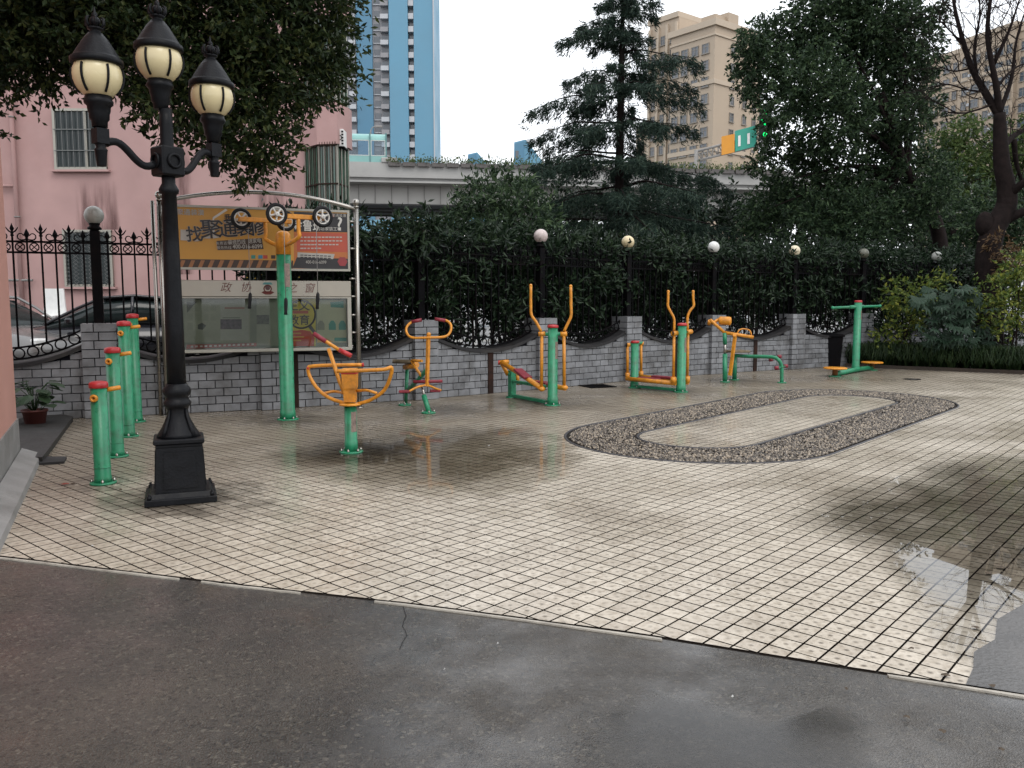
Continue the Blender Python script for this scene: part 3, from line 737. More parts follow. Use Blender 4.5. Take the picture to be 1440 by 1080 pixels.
def head(c, drop):
    """c: centre of the globe"""
    S = .905
    def sb(mb, *args):
        mb.v = [tuple(c + (Vector(v) - c) * S) for v in mb.v]; return mb.build(*args)
    m = MB(); z = -.155
    m.lathe([(.050, -.34), (.052, -.30), (.064, -.285), (.066, -.25), (.072, -.235), (.076, -.20), (.092, -.185), (.094, -.165), (.086, -.155), (.084, -.13)], c, 20)
    if drop:
        m.lathe([(.030, -.60), (.031, -.595), (.040, -.50), (.044, -.49), (.030, -.475), (.036, -.455), (.036, -.34)], c, 12)
        m.box(c + Vector((0, 0, -.40)), (.085, .085, .10), rb)
    hd = sb(m, 'lamp_head', BLACKP, lamp)
    sb(MB().lathe([(.158 * math.sin(PI * i / 14), -.158 * math.cos(PI * i / 14)) for i in range(2, 13)], c, 24), 'globe', CREAMG, hd)
    for k in range(6):
        a = 2 * PI * k / 6 + .35
        pts = [c + Vector((.164 * math.sin(t) * math.cos(a), .164 * math.sin(t) * math.sin(a), -.164 * math.cos(t))) for t in [.75 + 1.15 * i / 8 for i in range(9)]]
        sb(MB().tube(pts, .0085, 5), 'rib', BLACKP, hd)
    m = MB(); m.lathe([(.160, .072), (.168, .078), (.168, .108), (.152, .118), (.146, .128), (.112, .185), (.078, .24), (.045, .28), (.034, .285), (.034, .30), (.05, .305), (.05, .315)], c, 24); sb(m, 'hood', BLACKP, hd)
    sb(MB().lathe([(.159, .070), (.12, .072)], c, 24), 'hood_lining', BLACKP, hd)
    m = MB(); m.ball(c + Vector((0, 0, .355)), .036, 12, 8)
    for k in range(6):
        a = 2 * PI * k / 6; dv = Vector((math.cos(a), math.sin(a), 0))
        m.tube([c + dv * .03 + Vector((0, 0, .31)), c + dv * .06 + Vector((0, 0, .335)), c + dv * .058 + Vector((0, 0, .375)), c + dv * .04 + Vector((0, 0, .385))], [.012, .012, .009, .004], 5)
    m.lathe([(.016, .38), (.02, .40), (.008, .42), (.004, .45), (0, .455)], c, 8)
    sb(m, 'finial', BLACKP, hd)
for k in range(1): head(Vector((LP.x - .03, LP.y, 2.905)), False)
hl, hr = at(137, 107, 5.3), at(298, 137, 6.0)
for c in (hl, hr):
    head(c, True)
    e = c + Vector((0, 0, -.40)); s_ = Vector((LP.x, LP.y, 2.235)); dv = (e - s_); dv.z = 0; u = dv.normalized(); D = dv.length
    pts = []
    for i in range(15):
        t = i / 14; pts.append(s_ + u * (.09 + (D - .12) * t) + Vector((0, 0, (e.z - s_.z) * (t * t * (3 - 2 * t)) - .03 * math.sin(2 * PI * t))))
    MB().tube(pts, .024, 10).build('arm', BLACKP, lamp)

# ------------------------------------------------------------------ four green posts of rising height
BO = [((-3.03, 6.09), .757, 'shortest green exercise post, nearest the street lamp base'), ((-3.43, 7.165), .947, 'second shortest green exercise post with yellow peg'),
      ((-3.815, 8.23), 1.145, 'third green exercise post of the rising row'), ((-4.19, 9.25), 1.20, 'tallest green exercise post, farthest back beside the wall pillar')]
def flange(c, R, parent, mat=GREEN, bolts=4, ph=.4):
    MB().lathe([(R, 0), (R, .012), (R * .93, .016)], c, 20).build('base_plate', mat, parent)
    for k in range(bolts):
        a = 2 * PI * k / bolts + ph
        MB().lathe([(.011, 0), (.011, .02), (.005, .022), (.005, .03)], Vector(c) + Vector((math.cos(a) * R * .82, math.sin(a) * R * .82, .012)), 6).build('bolt', STEEL, parent)
for (x, y), h, lb in BO:
    c = Vector((x, y, 0)); t = thing('exercise_post', lb, 'exercise post', c, group='green posts in a rising row')
    flange(c, .092, t)
    MB().lathe([(.063, .012), (.060, .05), (.057, .06), (.057, h - .035)], c, 24).build('post', GREEN, t)
    MB().torus(c + Vector((0, 0, .125)), .057, .004, seg=24, rs=6).build('weld_ring', GREEN, t)
    MB().lathe([(.060, h - .045), (.066, h - .04), (.066, h - .012), (.058, h), (.03, h + .006), (0, h + .008)], c, 24).build('cap', RED, t)
    dv = Vector((.02, -1, 0)).normalized(); p = c + dv * .05 + Vector((-.008, 0, h - .115))
    s_ = MB().lathe([(.028, 0), (.028, .02), (.022, .026), (.013, .026), (.012, .012)], p, 18, dv).build('socket', YELLOW, t)
    MB().lathe([(.0125, .010), (.0, .014)], p, 12, dv).build('socket_hole', RUBBER, s_)
    dv = Vector((.80, .60, .12)).normalized(); p = c + dv * .045 + Vector((0, 0, h - .068))
    MB().lathe([(.017, 0), (.017, .10), (.013, .105), (0, .106)], p, 14, dv).build('peg', YELLOW, t)

# ------------------------------------------------------------------ helpers for the machines
def T(parent, name, mat, pts, r, seg=10):
    return MB().tube(pts, r, seg).build(name, mat, parent)
def smooth(pts, n=5):
    """Catmull-Rom through the points"""
    P = [Vector(p) for p in pts]; P = [P[0] * 2 - P[1]] + P + [P[-1] * 2 - P[-2]]; out = []
    for i in range(1, len(P) - 2):
        for k in range(n):
            t = k / n; a, b, c, d = P[i - 1:i + 3]
            out.append(.5 * ((2 * b) + (c - a) * t + (2 * a - 5 * b + 4 * c - d) * t * t + (3 * b - a - 3 * c + d) * t ** 3))
    return out + [P[-2]]
def plate(parent, name, mat, c, sx, sy, h, rz=0, R=None):
    return MB().box(c, (sx, sy, h), rz, M=R, bev=min(.006, h * .4)).build(name, mat, parent)
STICK = plain('instruction_sticker', (.22, .16, .13), .5, var=.35, scale=60, stain=(.06, .05, .05), stain_amt=.8)
def sticker(parent, c, R, z0, z1, a0, a1):
    """a curved label stuck on a round post"""
    vs = []; fs = []
    for i in range(7):
        a = a0 + (a1 - a0) * i / 6; x, y = c[0] + R * math.cos(a), c[1] + R * math.sin(a); vs += [(x, y, z0), (x, y, z1)]
    for i in range(6): fs.append([2 * i, 2 * i + 2, 2 * i + 3, 2 * i + 1])
    return MB().add(vs, fs, True).build('sticker', STICK, parent)

# ------------------------------------------------------------------ overhead pulley trainer with four wheels
SP = Vector((-2.552, 9.43, 0))
t = thing('pulley_trainer', 'tall green post with orange bracket and four spoked pulley wheels', 'exercise machine', SP)
flange(SP, .12, t, bolts=6)
MB().lathe([(.088, .012), (.086, .10), (.080, .108), (.079, 1.90)], SP, 28).build('post', GREEN, t)
sticker(t, SP, .0805, 1.50, 1.76, -1.25, -.35)
MB().lathe([(.083, 1.86), (.083, 2.055), (.078, 2.09), (.05, 2.115), (0, 2.125)], SP, 28).build('sleeve', YELLOW, t)
dB = Vector((.83, .55, 0)).normalized(); nB = Vector((dB.y, -dB.x, 0)); ZB = 2.255
WHITEW = plain('dirty_white_wheel', (.60, .585, .55), .4, var=.12, scale=20, stain=(.25, .2, .15), stain_amt=.4)
for sgn, sl in ((1, .075), (-1, -.10)):
    c = SP + nB * (.30 * sgn) + dB * sl
    beam = MB().box(c + Vector((0, 0, ZB)), (.60, .05, .05), math.atan2(dB.y, dB.x), bev=.005).build('beam', YELLOW, t)
    b0 = c + Vector((0, 0, ZB - .02)); mid = SP + nB * (.20 * sgn) + Vector((0, 0, 1.99)); 
    T(t, 'bracket', YELLOW, smooth([b0, b0 + Vector((0, 0, -.13)), c.lerp(mid, .15) * 1 + Vector((0, 0, 0)) * 0 if False else Vector((c.x, c.y, 2.04)), mid + Vector((0, 0, -.02)), SP + nB * (.07 * sgn) + Vector((0, 0, 1.965))], 5), .023, 10)
    for e in (-1, 1):
        wc = c + dB * (.255 * e) + nB * (.055 if sgn > 0 else -.055) + Vector((0, 0, ZB + .01)); ax = nB
        w = MB().torus(wc, .098, .021, ax, 28, 8).build('wheel', RUBBER, t)
        m = MB(); m.torus(wc, .077, .011, ax, 26, 6); m.lathe([(.026, -.024), (.026, .024), (.014, .03)], wc, 12, ax)
        up = Vector((0, 0, 1)); sd2 = ax.cross(up).normalized()
        for q in range(5):
            a = 2 * PI * q / 5 + .3 + e; dv = up * math.cos(a) + sd2 * math.sin(a); m.tube([wc + dv * .02, wc + dv * .045, wc + dv * .075], [.013, .010, .014], 6)
        m.build('rim', WHITEW, w)
        T(t, 'axle', STEEL, [wc - ax * .06, wc + ax * .035], .008, 6)
        rp = wc + dB * (.0) - dB * (.0); rp = wc + sd2 * (.075 * (-1 if e < 0 else 1)); zr = 1.42 if (sgn, e) != (1, -1) else 1.36
        if (sgn, e) == (-1, 1): continue
        T(t, 'rope', plain('grey_rope%d%d' % (sgn, e), (.22, .21, .20), .8), [rp + Vector((0, 0, .01)), Vector((rp.x, rp.y, zr))], .004, 5)
        MB().lathe([(.008, .02), (.019, 0), (.021, -.05), (.017, -.13), (.02, -.16), (.014, -.165)], (rp.x, rp.y, zr), 10, (rng.uniform(-.1, .1), 0, 1)).build('handle', RUBBER, t)

# ------------------------------------------------------------------ waist rider (half-moon frame on a short post)
c = Vector((-1.436, 7.37, 0)); Y0 = 7.37
t = thing('waist_rider', 'orange half-moon tube frame with red grips on a short green post', 'exercise machine', c)
flange(c, .105, t, bolts=6)
MB().lathe([(.060, .012), (.058, .10), (.0545, .105), (.0545, .425)], c, 24).build('post', GREEN, t)
sticker(t, c, .0556, .19, .37, -1.3, -.25)
MB().lathe([(.098, .425), (.098, .44), (.05, .445)], c, 22).build('top_plate', YELLOW, t)
B = at(494, 566, Y0)
bk = MB(); q0 = [at(482, 563, Y0), at(505, 563, Y0), at(503, 522, Y0), at(483, 522, Y0)]
w0, w1 = .052, .068
vs = []
for zz, w, dy in ((.455, .050, .045), (.56, .052, .05), (.58, .060, .055), (.74, .066, .058), (.752, .060, .052)):
    vs += [(c.x - w, c.y - dy, zz), (c.x + w, c.y - dy, zz), (c.x + w, c.y + dy, zz), (c.x - w, c.y + dy, zz)]
bk.add(vs, [[i * 4 + k, i * 4 + (k + 1) % 4, (i + 1) * 4 + (k + 1) % 4, (i + 1) * 4 + k] for i in range(4) for k in range(4)] + [[16, 17, 18, 19]]).build('housing', YELLOW, t)
MB().box(c + Vector((0, 0, .718)), (.139, .124, .028), bev=.006).build('red_band', RED, t)
Yf, Yb = 7.22, 7.55
r_ = .0165
T(t, 'front_frame', YELLOW, smooth([at(474, 522, Yf), at(510, 521, Yf), at(540, 519.5, Yf), at(550.5, 517, Yf + .02), at(549, 530, Yf + .05), at(540, 549, Yf + .1), at(522, 562, 7.35), at(504, 568, Y0)], 6), r_, 10)
T(t, 'rear_frame', YELLOW, smooth([at(510, 513, Yb), at(470, 513.5, Yb), at(440, 515, Yb), at(433.5, 518, Yb), at(436, 530, Yb), at(447, 547, Yb - .05), at(464, 560, 7.42), at(486, 567, Y0)], 6), r_, 10)
T(t, 'foot_bar', YELLOW, smooth([at(456, 553, 7.48), at(470, 550.5, 7.5), at(484, 553, 7.42)], 6), .013, 8)
T(t, 'foot_bar', YELLOW, smooth([at(502, 549.5, 7.4), at(516, 549, 7.32), at(530, 553, 7.3)], 6), .013, 8)
T(t, 'handle_stem', YELLOW, [at(490, 567, 7.36), at(478, 538, 7.33), at(462, 490, 7.30)], .018, 10)
T(t, 'handlebar', YELLOW, [at(444, 471, 7.30), at(480, 494, 7.28)], .0155, 10)
T(t, 'grip', MAROON, [at(441, 469, 7.305), at(458.5, 480.5, 7.295)], .021, 12)
T(t, 'grip', RED, [at(477, 492, 7.285), at(494, 500.5, 7.275)], .021, 12)
T(t, 'end_cap', RED, [at(432.2, 518, Yb), at(435, 517.6, Yb)], .019, 10)
T(t, 'end_cap', RED, [at(509, 513, Yb), at(511.5, 513, Yb)], .018, 10)

# ------------------------------------------------------------------ exercise bike
Yk = 10.15
t = thing('exercise_bike', 'orange exercise bike with looped handlebar and maroon pedals by the wall', 'exercise machine', gp(602, 580))
st = MB(); a, b2 = at(602.5, 472, Yk), at(600.5, 543, Yk)
st.tube([b2, a], .026, 4, smooth=False); st.build('stem', YELLOW, t)
MB().ball(at(603, 470.5, Yk), .028, 10, 6).build('stem_cap', YELLOW, t)
hb = smooth([at(592.5, 450.5, Yk + .12), at(579, 453, Yk + .12), at(571.5, 461, Yk + .08), at(573, 470, Yk + .04), at(581, 475, Yk), at(603, 474.8, Yk - .02), at(625, 473.5, Yk), at(633, 467, Yk + .04), at(634, 457, Yk + .08), at(627, 450.5, Yk + .12), at(612, 448.5, Yk + .12)], 5)
T(t, 'handlebar', YELLOW, hb, .0155, 10)
T(t, 'grip', MAROON, [at(593, 449.8, Yk + .12), at(579, 452.5, Yk + .12)], .0215, 12)
T(t, 'grip', MAROON, [at(611.5, 448.5, Yk + .12), at(626.5, 450.8, Yk + .12)], .0215, 12)
T(t, 'footrest', MAROON, [at(581.5, 537, Yk + .02), at(622, 536, Yk)], .02, 10)
T(t, 'crank', YELLOW, smooth([at(574, 551, Yk - .1), at(588, 544, Yk - .03), at(601, 542, Yk), at(612, 546, Yk + .05), at(620, 549, Yk + .1)], 4), .014, 8)
plate(t, 'pedal', MAROON, at(568.5, 550.5, Yk - .1), .13, .09, .028, .1)
plate(t, 'pedal', MAROON, at(612, 549.5, Yk + .1), .13, .09, .028, .1)
T(t, 'strut', STEEL, [at(593, 541, Yk + .05), at(597, 558, Yk - .02)], .017, 10)
T(t, 'front_leg', GREEN, [at(596, 556, Yk), gp(603.5, 580)], .031, 12)
flange(gp(602.5, 581), .085, t, ph=.2)
T(t, 'seat_post', GREEN, [gp(570.5, 568), at(572.5, 520, 10.85)], .024, 12)
T(t, 'seat_bracket', YELLOW, [at(570, 516, 10.85), at(586, 513, 10.6)], .04, 8)
flange(gp(569, 570), .085, t, ph=.2)
T(t, 'main_beam', GREEN, [at(571, 552, 10.86), at(588, 534, 10.45), at(600, 520, 10.2)], .026, 10)
T(t, 'side_bar', YELLOW, [at(579, 507, 10.5), at(593.5, 507.5, 10.3)], .018, 8)
T(t, 'side_bar', YELLOW, [at(578.5, 508, 10.5), at(592, 528, 10.3)], .018, 8)
sv = []; sc_ = at(568, 508.5, 10.75)
seat = MB(); prof = [(-.17, .10), (-.12, .13), (0, .11), (.1, .06), (.17, .035)]
for x, w in prof:
    for q in range(8):
        a = 2 * PI * q / 8; sv.append((sc_.x - x * .9, sc_.y + w * math.cos(a) + x * .3, sc_.z + .028 * math.sin(a)))
seat.add(sv, [[i * 8 + q, i * 8 + (q + 1) % 8, (i + 1) * 8 + (q + 1) % 8, (i + 1) * 8 + q] for i in range(4) for q in range(8)] + [list(range(8)), [32 + q for q in range(8)][::-1]], True)
seat.build('seat', plain('brown_seat', (.075, .055, .03), .6, var=.3, scale=20), t)

# ------------------------------------------------------------------ two elliptical walkers
def walker(name_label, foot, foot2, top, capy, Ym, Yr):
    t = thing('elliptical_walker', name_label, 'exercise machine', foot, group='elliptical walkers along the wall')
    h = top
    MB().lathe([(.072, 0), (.070, .10), (.064, .106), (.062, h)], foot, 24).build('post', GREEN, t)
    MB().lathe([(.066, h - .004), (.072, h + .002), (.072, h + .026), (.05, h + .036), (0, h + .04)], foot, 22).build('cap', RED, t)
    sticker(t, foot, .0635, h * .6, h * .82, -1.1, -.2)
    flange(foot, .105, t, ph=.1)
    return t
f1, f1b = gp(777, 570), gp(720, 559)
t = walker('orange and green walker with one pedal bar tilted up behind', f1, f1b, 1.005, 0, f1.y, f1b.y)
Yp = f1.y
T(t, 'cross_tube', GREEN, [at(760, 470, Yp + .0), at(795, 469.5, Yp)], .024, 12)
for sx, a, up in ((-1, [(762, 469.5), (761.5, 545)], [(761, 466), (754, 453), (747.5, 443), (746.5, 430), (746.5, 402)]), (1, [(793, 469.5), (793.5, 543)], [(793, 466), (800, 452), (803.2, 443), (803, 430), (802.7, 403)])):
    T(t, 'hub', YELLOW, [at(a[0][0] - 5, 470, Yp), at(a[0][0] + 4.5, 469.5, Yp)], .031, 14)
    T(t, 'arm', YELLOW, [at(*a[0], Yp), at(*a[1], Yp)], .0215, 12)
    T(t, 'handle', YELLOW, smooth([at(*q, Yp) for q in up], 4), .0185, 12)
    MB().ball(at(up[-1][0], up[-1][1] - .5, Yp), .021, 12, 8).build('handle_end', YELLOW, t)
    MB().ball(at(a[1][0] + .5, a[1][1] + 2, Yp), .045, 12, 8, .75).build('joint', YELLOW, t)
T(t, 'end_cap', RUBBER, [at(755.5, 470, Yp), at(758, 470, Yp)], .030, 14)
T(t, 'pedal_bar', YELLOW, [at(760, 545, Yp), at(738, 530, Yp + .4), at(706, 510, 11.55)], .033, 12)
T(t, 'pedal_bar', YELLOW, [at(795, 546, Yp), at(778, 543, Yp + .25), at(752, 537, 11.5)], .033, 12)
R = Matrix.Rotation(math.atan2(-.8, .38), 3, 'Z') @ Matrix.Rotation(math.radians(16), 3, 'Y')
plate(t, 'foot_plate', MAROON, at(735, 525.5, Yp + .42), .33, .13, .035, R=R)
plate(t, 'foot_plate', MAROON, at(764, 538.5, Yp + .42), .33, .13, .035, math.atan2(-.8, .4))
rp = f1b; MB().box(rp + Vector((0, 0, .19)), (.085, .085, .38), .6, bev=.006).build('rear_post', GREEN, t)
flange(rp + Vector((0, 0, 0)), .09, t, ph=.3)
T(t, 'rear_tube', GREEN, [at(714, 526, rp.y), at(726, 526, rp.y)], .03, 10)
T(t, 'crank', YELLOW, [at(714, 527, rp.y), at(706, 512, rp.y - .05)], .028, 8)
T(t, 'crank_pin', YELLOW, [at(702, 510, rp.y - .05), at(715, 508.5, rp.y)], .03, 10)
T(t, 'crank_pin', RED, [at(700.5, 510, rp.y - .05), at(702.5, 510, rp.y - .05)], .031, 10)
T(t, 'crank', YELLOW, [at(727, 527, rp.y), at(729, 540, rp.y + .05)], .026, 8)
d_ = (f1 - rp); ang = math.atan2(d_.y, d_.x); mid = (f1 + rp) / 2
MB().box(mid + Vector((0, 0, .03)), (d_.length, .06, .04), ang, bev=.004).build('base_beam', GREEN, t)
MB().box(mid.lerp(rp, .15) + Vector((0, 0, .23)), (d_.length * .8, .05, .04), ang, bev=.004).build('upper_beam', GREEN, t)

f2, f2b = gp(957.5, 551.5), gp(892, 545.5)
t = walker('orange and green walker with two posts and level pedal bars', f2, f2b, .985, 0, f2.y, f2b.y)
Yp, Yr = f2.y, f2b.y
MB().lathe([(.066, 0), (.066, .08), (.060, .085), (.059, .70)], f2b, 22).build('rear_post', GREEN, t)
MB().lathe([(.062, .696), (.068, .70), (.068, .722), (.05, .732), (0, .735)], f2b, 20).build('rear_cap', RED, t)
flange(f2b, .095, t, ph=.3)
T(t, 'cross_tube', GREEN, [at(949, 469, Yp - .02), at(969, 466.5, Yp + .12)], .024, 12)
T(t, 'rear_cross_tube', GREEN, [at(883, 484.5, Yr - .02), at(904, 482, Yr + .1)], .022, 12)
for (dx, Yo, a, up) in ((0, -.02, [(948, 469), (947, 532)], [(948, 466), (948, 449), (944, 440), (939.5, 431), (939.5, 422), (939.8, 410)]), (1, .12, [(967.5, 467), (966.5, 531)], [(967, 464), (967, 446), (970.5, 437), (975.5, 430), (975, 422), (974.8, 410)])):
    T(t, 'hub', YELLOW, [at(a[0][0] - 2.5, a[0][1], Yp + Yo - .03), at(a[0][0] + 5, a[0][1] - .5, Yp + Yo + .03)], .036, 14)
    T(t, 'arm', YELLOW, [at(*a[0], Yp + Yo), at(*a[1], Yp + Yo)], .021, 12)
    T(t, 'handle', YELLOW, smooth([at(*q, Yp + Yo) for q in up], 4), .0185, 12)
    MB().ball(at(up[-1][0], up[-1][1], Yp + Yo), .022, 12, 8).build('handle_end', YELLOW, t)
    T(t, 'joint', YELLOW, [at(a[1][0], a[1][1] - 2, Yp + Yo), at(a[1][0], a[1][1] + 7, Yp + Yo)], .04, 10)
for (x0, y0, y1, Yo) in ((882.5, 485, 526, -.02), (901.5, 483, 524, .1)):
    T(t, 'hub', YELLOW, [at(x0 - 1, y0, Yr + Yo), at(x0 + 3.5, y0, Yr + Yo)], .031, 12)
    T(t, 'rear_arm', YELLOW, [at(x0, y0, Yr + Yo), at(x0, y1, Yr + Yo)], .022, 12)
    T(t, 'joint', YELLOW, [at(x0, y1 - 2, Yr + Yo), at(x0, y1 + 6, Yr + Yo)], .036, 10)
T(t, 'end_cap', RUBBER, [at(945.5, 468.5, Yp - .05), at(947, 468.5, Yp - .05)], .033, 14)
T(t, 'end_cap', RUBBER, [at(880, 485, Yr - .04), at(881.5, 485, Yr - .04)], .033, 14)
T(t, 'pedal_bar', YELLOW, [at(881, 532.5, Yr - .02), at(950.5, 539, Yp - .03)], .033, 12)
T(t, 'pedal_bar', YELLOW, [at(900, 529, Yr + .1), at(968, 538, Yp + .13)], .033, 12)
ang = math.atan2(Yp - Yr, f2.x - f2b.x)
plate(t, 'foot_plate', MAROON, at(912.5, 532.5, (Yp + Yr) / 2 + .1), .36, .13, .035, ang)
plate(t, 'foot_plate', MAROON, at(932, 530.5, (Yp + Yr) / 2 + .15), .36, .13, .035, ang)
d_ = f2 - f2b; MB().box((f2 + f2b) / 2 + Vector((0, 0, .03)), (d_.length, .06, .04), ang, bev=.004).build('base_beam', GREEN, t)

# ------------------------------------------------------------------ roller bench
t = thing('roller_bench', 'green bench tube with orange back roller and press bar', 'exercise machine', gp(1019.5, 537))
Ym = gp(1019.5, 537).y; Y2 = gp(1033, 534.5).y; Y3 = gp(1099.5, 538.5).y
T(t, 'post', GREEN, [gp(1019.5, 537.5), at(1019.5, 498, Ym)], .040, 14)
T(t, 'slider', STEEL, [at(1019.5, 500, Ym), at(1019.5, 482, Ym)], .024, 12)
T(t, 'upper_post', GREEN, [at(1019.5, 484, Ym), at(1019, 468, Ym)], .034, 14)
flange(gp(1019.5, 537.5), .08, t)
T(t, 'seat_post', GREEN, [gp(1033, 534.5), at(1033, 498, Y2)], .038, 14)
flange(gp(1033, 534.5), .08, t)
plate(t, 'seat', plain('worn_seat_board', (.16, .12, .07), .6, var=.3, scale=20), at(1036, 494, Y2), .34, .30, .035, .3)
T(t, 'back_arm', YELLOW, [at(1019, 468, Ym), at(1008, 458, Ym), at(998.5, 449.5, Ym)], .026, 12)
T(t, 'back_arm', YELLOW, [at(998, 451, Ym), at(997, 456, Ym + .05)], .03, 12)
T(t, 'roller_axle', YELLOW, [at(1001, 455, Ym + .05), at(1012, 448.5, Ym + .1)], .026, 12)
a, b2 = at(1011, 451, Ym + .08), at(1028.5, 451.5, Ym + .0); ax = (b2 - a)
MB().lathe([(.04, 0), (.066, .008), (.072, .03), (.072, ax.length - .03), (.062, ax.length - .008), (.035, ax.length)], a, 20, ax).build('roller', YELLOW, t)
T(t, 'press_bar', YELLOW, [at(1020, 468, Ym), at(1059.5, 474.3, Ym - .05)], .028, 14)
T(t, 'hand_loop', YELLOW, smooth([at(1037, 469, Ym), at(1039, 464.5, Ym), at(1045, 462.5, Ym), at(1053, 464, Ym), at(1056, 468, Ym), at(1056.5, 473, Ym)], 5), .0125, 8)
m = MB(); a, b2 = at(1033.5, 474, Ym - .03), at(1026.5, 528, Ym - .03); m.tube([a, b2], .033, 4, smooth=False); m.build('swing_bar', YELLOW, t)
T(t, 'pivot', YELLOW, [at(1033, 471, Ym - .06), at(1033.5, 476, Ym)], .03, 10)
T(t, 'bench_tube', GREEN, smooth([at(1034, 500, Y2), at(1050, 501, Y2 - .1), at(1084, 502, Y3 + .1), at(1094, 505.5, Y3), at(1098.5, 513, Y3), at(1099.3, 520, Y3), gp(1099.3, 538.5)], 5), .030, 14)
flange(gp(1099.3, 538.5), .075, t)
MB().torus(at(1099, 516, Y3), .031, .008, seg=16, rs=6).build('weld_ring', GREEN, t)
for (px, py, Y) in ((1084, 506, Y3 + .2), (1092, 517.5, Y3 - .12), (1105, 515, Y3 + .12), (1096, 501.5, Y3 + .25)):
    T(t, 'foot_pad', MAROON, [at(px - 2.6, py, Y), at(px + 2.6, py - .3, Y)], .03, 10)
T(t, 'pad_axle', GREEN, [at(1092, 517.5, Y3 - .12), at(1105, 515, Y3 + .12)], .012, 6)
T(t, 'pad_axle', GREEN, [at(1084, 506, Y3 + .2), at(1096, 501.5, Y3 + .25)], .012, 6)

# ------------------------------------------------------------------ waist twister
f = gp(1203, 523); t = thing('waist_twister', 'green T-shaped post with two orange turning discs beside the garden bed', 'exercise machine', f)
MB().lathe([(.075, 0), (.072, .12), (.067, .13), (.066, 1.315)], f, 24).build('post', GREEN, t)
MB().lathe([(.067, 1.313), (.070, 1.318), (.070, 1.345), (.06, 1.352), (0, 1.355)], f, 22).build('cap', RED, t)
T(t, 'handlebar', GREEN, [at(1171, 432.8, f.y - .18), at(1238, 430.3, f.y + .2)], .024, 12)
T(t, 'sleeve', GREEN, [at(1194.5, 432, f.y - .06), at(1214, 431, f.y + .06)], .034, 12)
for px, py, Y in ((1171, 432.8, f.y - .18), (1237.5, 430.2, f.y + .2)): MB().ball(at(px, py, Y), .030, 12, 8).build('bar_end', GREEN, t)
sticker(t, f, .0675, 1.0, 1.16, -1.0, -.1)
a, b2 = gp(1174, 529.5), gp(1226, 520.5)
T(t, 'base_tube', GREEN, [a + Vector((0, 0, .045)), f + Vector((.02, -.05, .055)), b2 + Vector((0, 0, .045))], .045, 12)
for p in (a, b2):
    MB().lathe([(.11, 0), (.11, .012), (.05, .016)], p, 18).build('base_plate', GREEN, t)
    MB().lathe([(.05, .03), (.045, .12), (.06, .135)], p, 14).build('spindle', plain('spindle_rust%d' % int(p.x * 10), (.18, .06, .015), .6, var=.3), t)
    MB().lathe([(.195, .135), (.203, .142), (.203, .158), (.19, .165), (0, .168)], p, 28).build('turning_disc', YELLOW, t)
MB().lathe([(.03, -.03), (.03, .03)], at(1206, 526, f.y - .13), 10, (1, -.3, 0)).build('bolt', STEEL, t)

# ------------------------------------------------------------------ bin, board, drain covers
f = gp(1166, 515.5)
t = thing('rubbish_bin', 'tall black plastic bin standing against the brick wall', 'bin', f)
m = MB(); vs = []
for z, w in ((0, .165), (.03, .17), (.62, .20)): vs += [(f.x + sx * w, f.y + sy * w * .85, z) for sx, sy in ((-1, -1), (1, -1), (1, 1), (-1, 1))]
m.add(vs, [[i * 4 + k, i * 4 + (k + 1) % 4, (i + 1) * 4 + (k + 1) % 4, (i + 1) * 4 + k] for i in range(2) for k in range(4)] + [[0, 3, 2, 1]]); m.build('body', IRON, t)
MB().box(f + Vector((0, 0, .635)), (.46, .40, .04), bev=.008).build('rim', IRON, t)
MB().box(f + Vector((0, 0, .662)), (.40, .34, .02), bev=.006).build('lid', IRON, t)
f2_ = gp(1181, 514.5)
m = MB(); R = Matrix.Rotation(math.radians(-8), 3, 'Y'); m.box(f2_ + Vector((.0, 0, .20)), (.05, .02, .36), M=R, bev=.004); m.build('blade', plain('pale_board', (.24, .25, .25), .6, var=.2), None)
bd = bpy.data.objects['blade']; bd.name = 'leaning_board'; tag(bd, 'narrow pale board leaning beside the black bin', 'board')
def drain(label, c, w, d, rz):
    t = thing('drain_cover', label, 'drain cover', (c.x, c.y, 0), rz)
    MB().box((0, 0, .002), (w, d, .006), 0).build('plate', plain('drain_dark%d' % int(c.x * 100), (.012, .012, .012), .6), t, local=True)
    for s_ in (-1, 1):
        MB().box((0, s_ * d / 2, .006), (w + .03, .025, .012)).build('frame', IRON, t, local=True); MB().box((s_ * w / 2, 0, .007), (.025, d, .012)).build('frame', IRON, t, local=True)
    n = int(w / .06)
    for i in range(n): MB().box((-w / 2 + (i + .5) * w / n, 0, .008), (.022, d - .03, .010)).build('bar', IRON, t, local=True)
drain('dark square drain grate on the tiles between the walkers', gp(840, 543.5), .42, .42, .4)
c = gp(1283, 533.5); t = thing('manhole_cover', 'small round dark drain cover near the garden bed', 'drain cover', c)
MB().lathe([(.14, 0), (.14, .006), (.12, .007)], c, 20).build('ring', IRON, t); MB().lathe([(.10, 0), (.10, .006), (0, .009)], c, 18).build('lid', plain('lid_grey', (.08, .075, .065), .5), t)
# the dark pit with a sunk brick edge near the wall

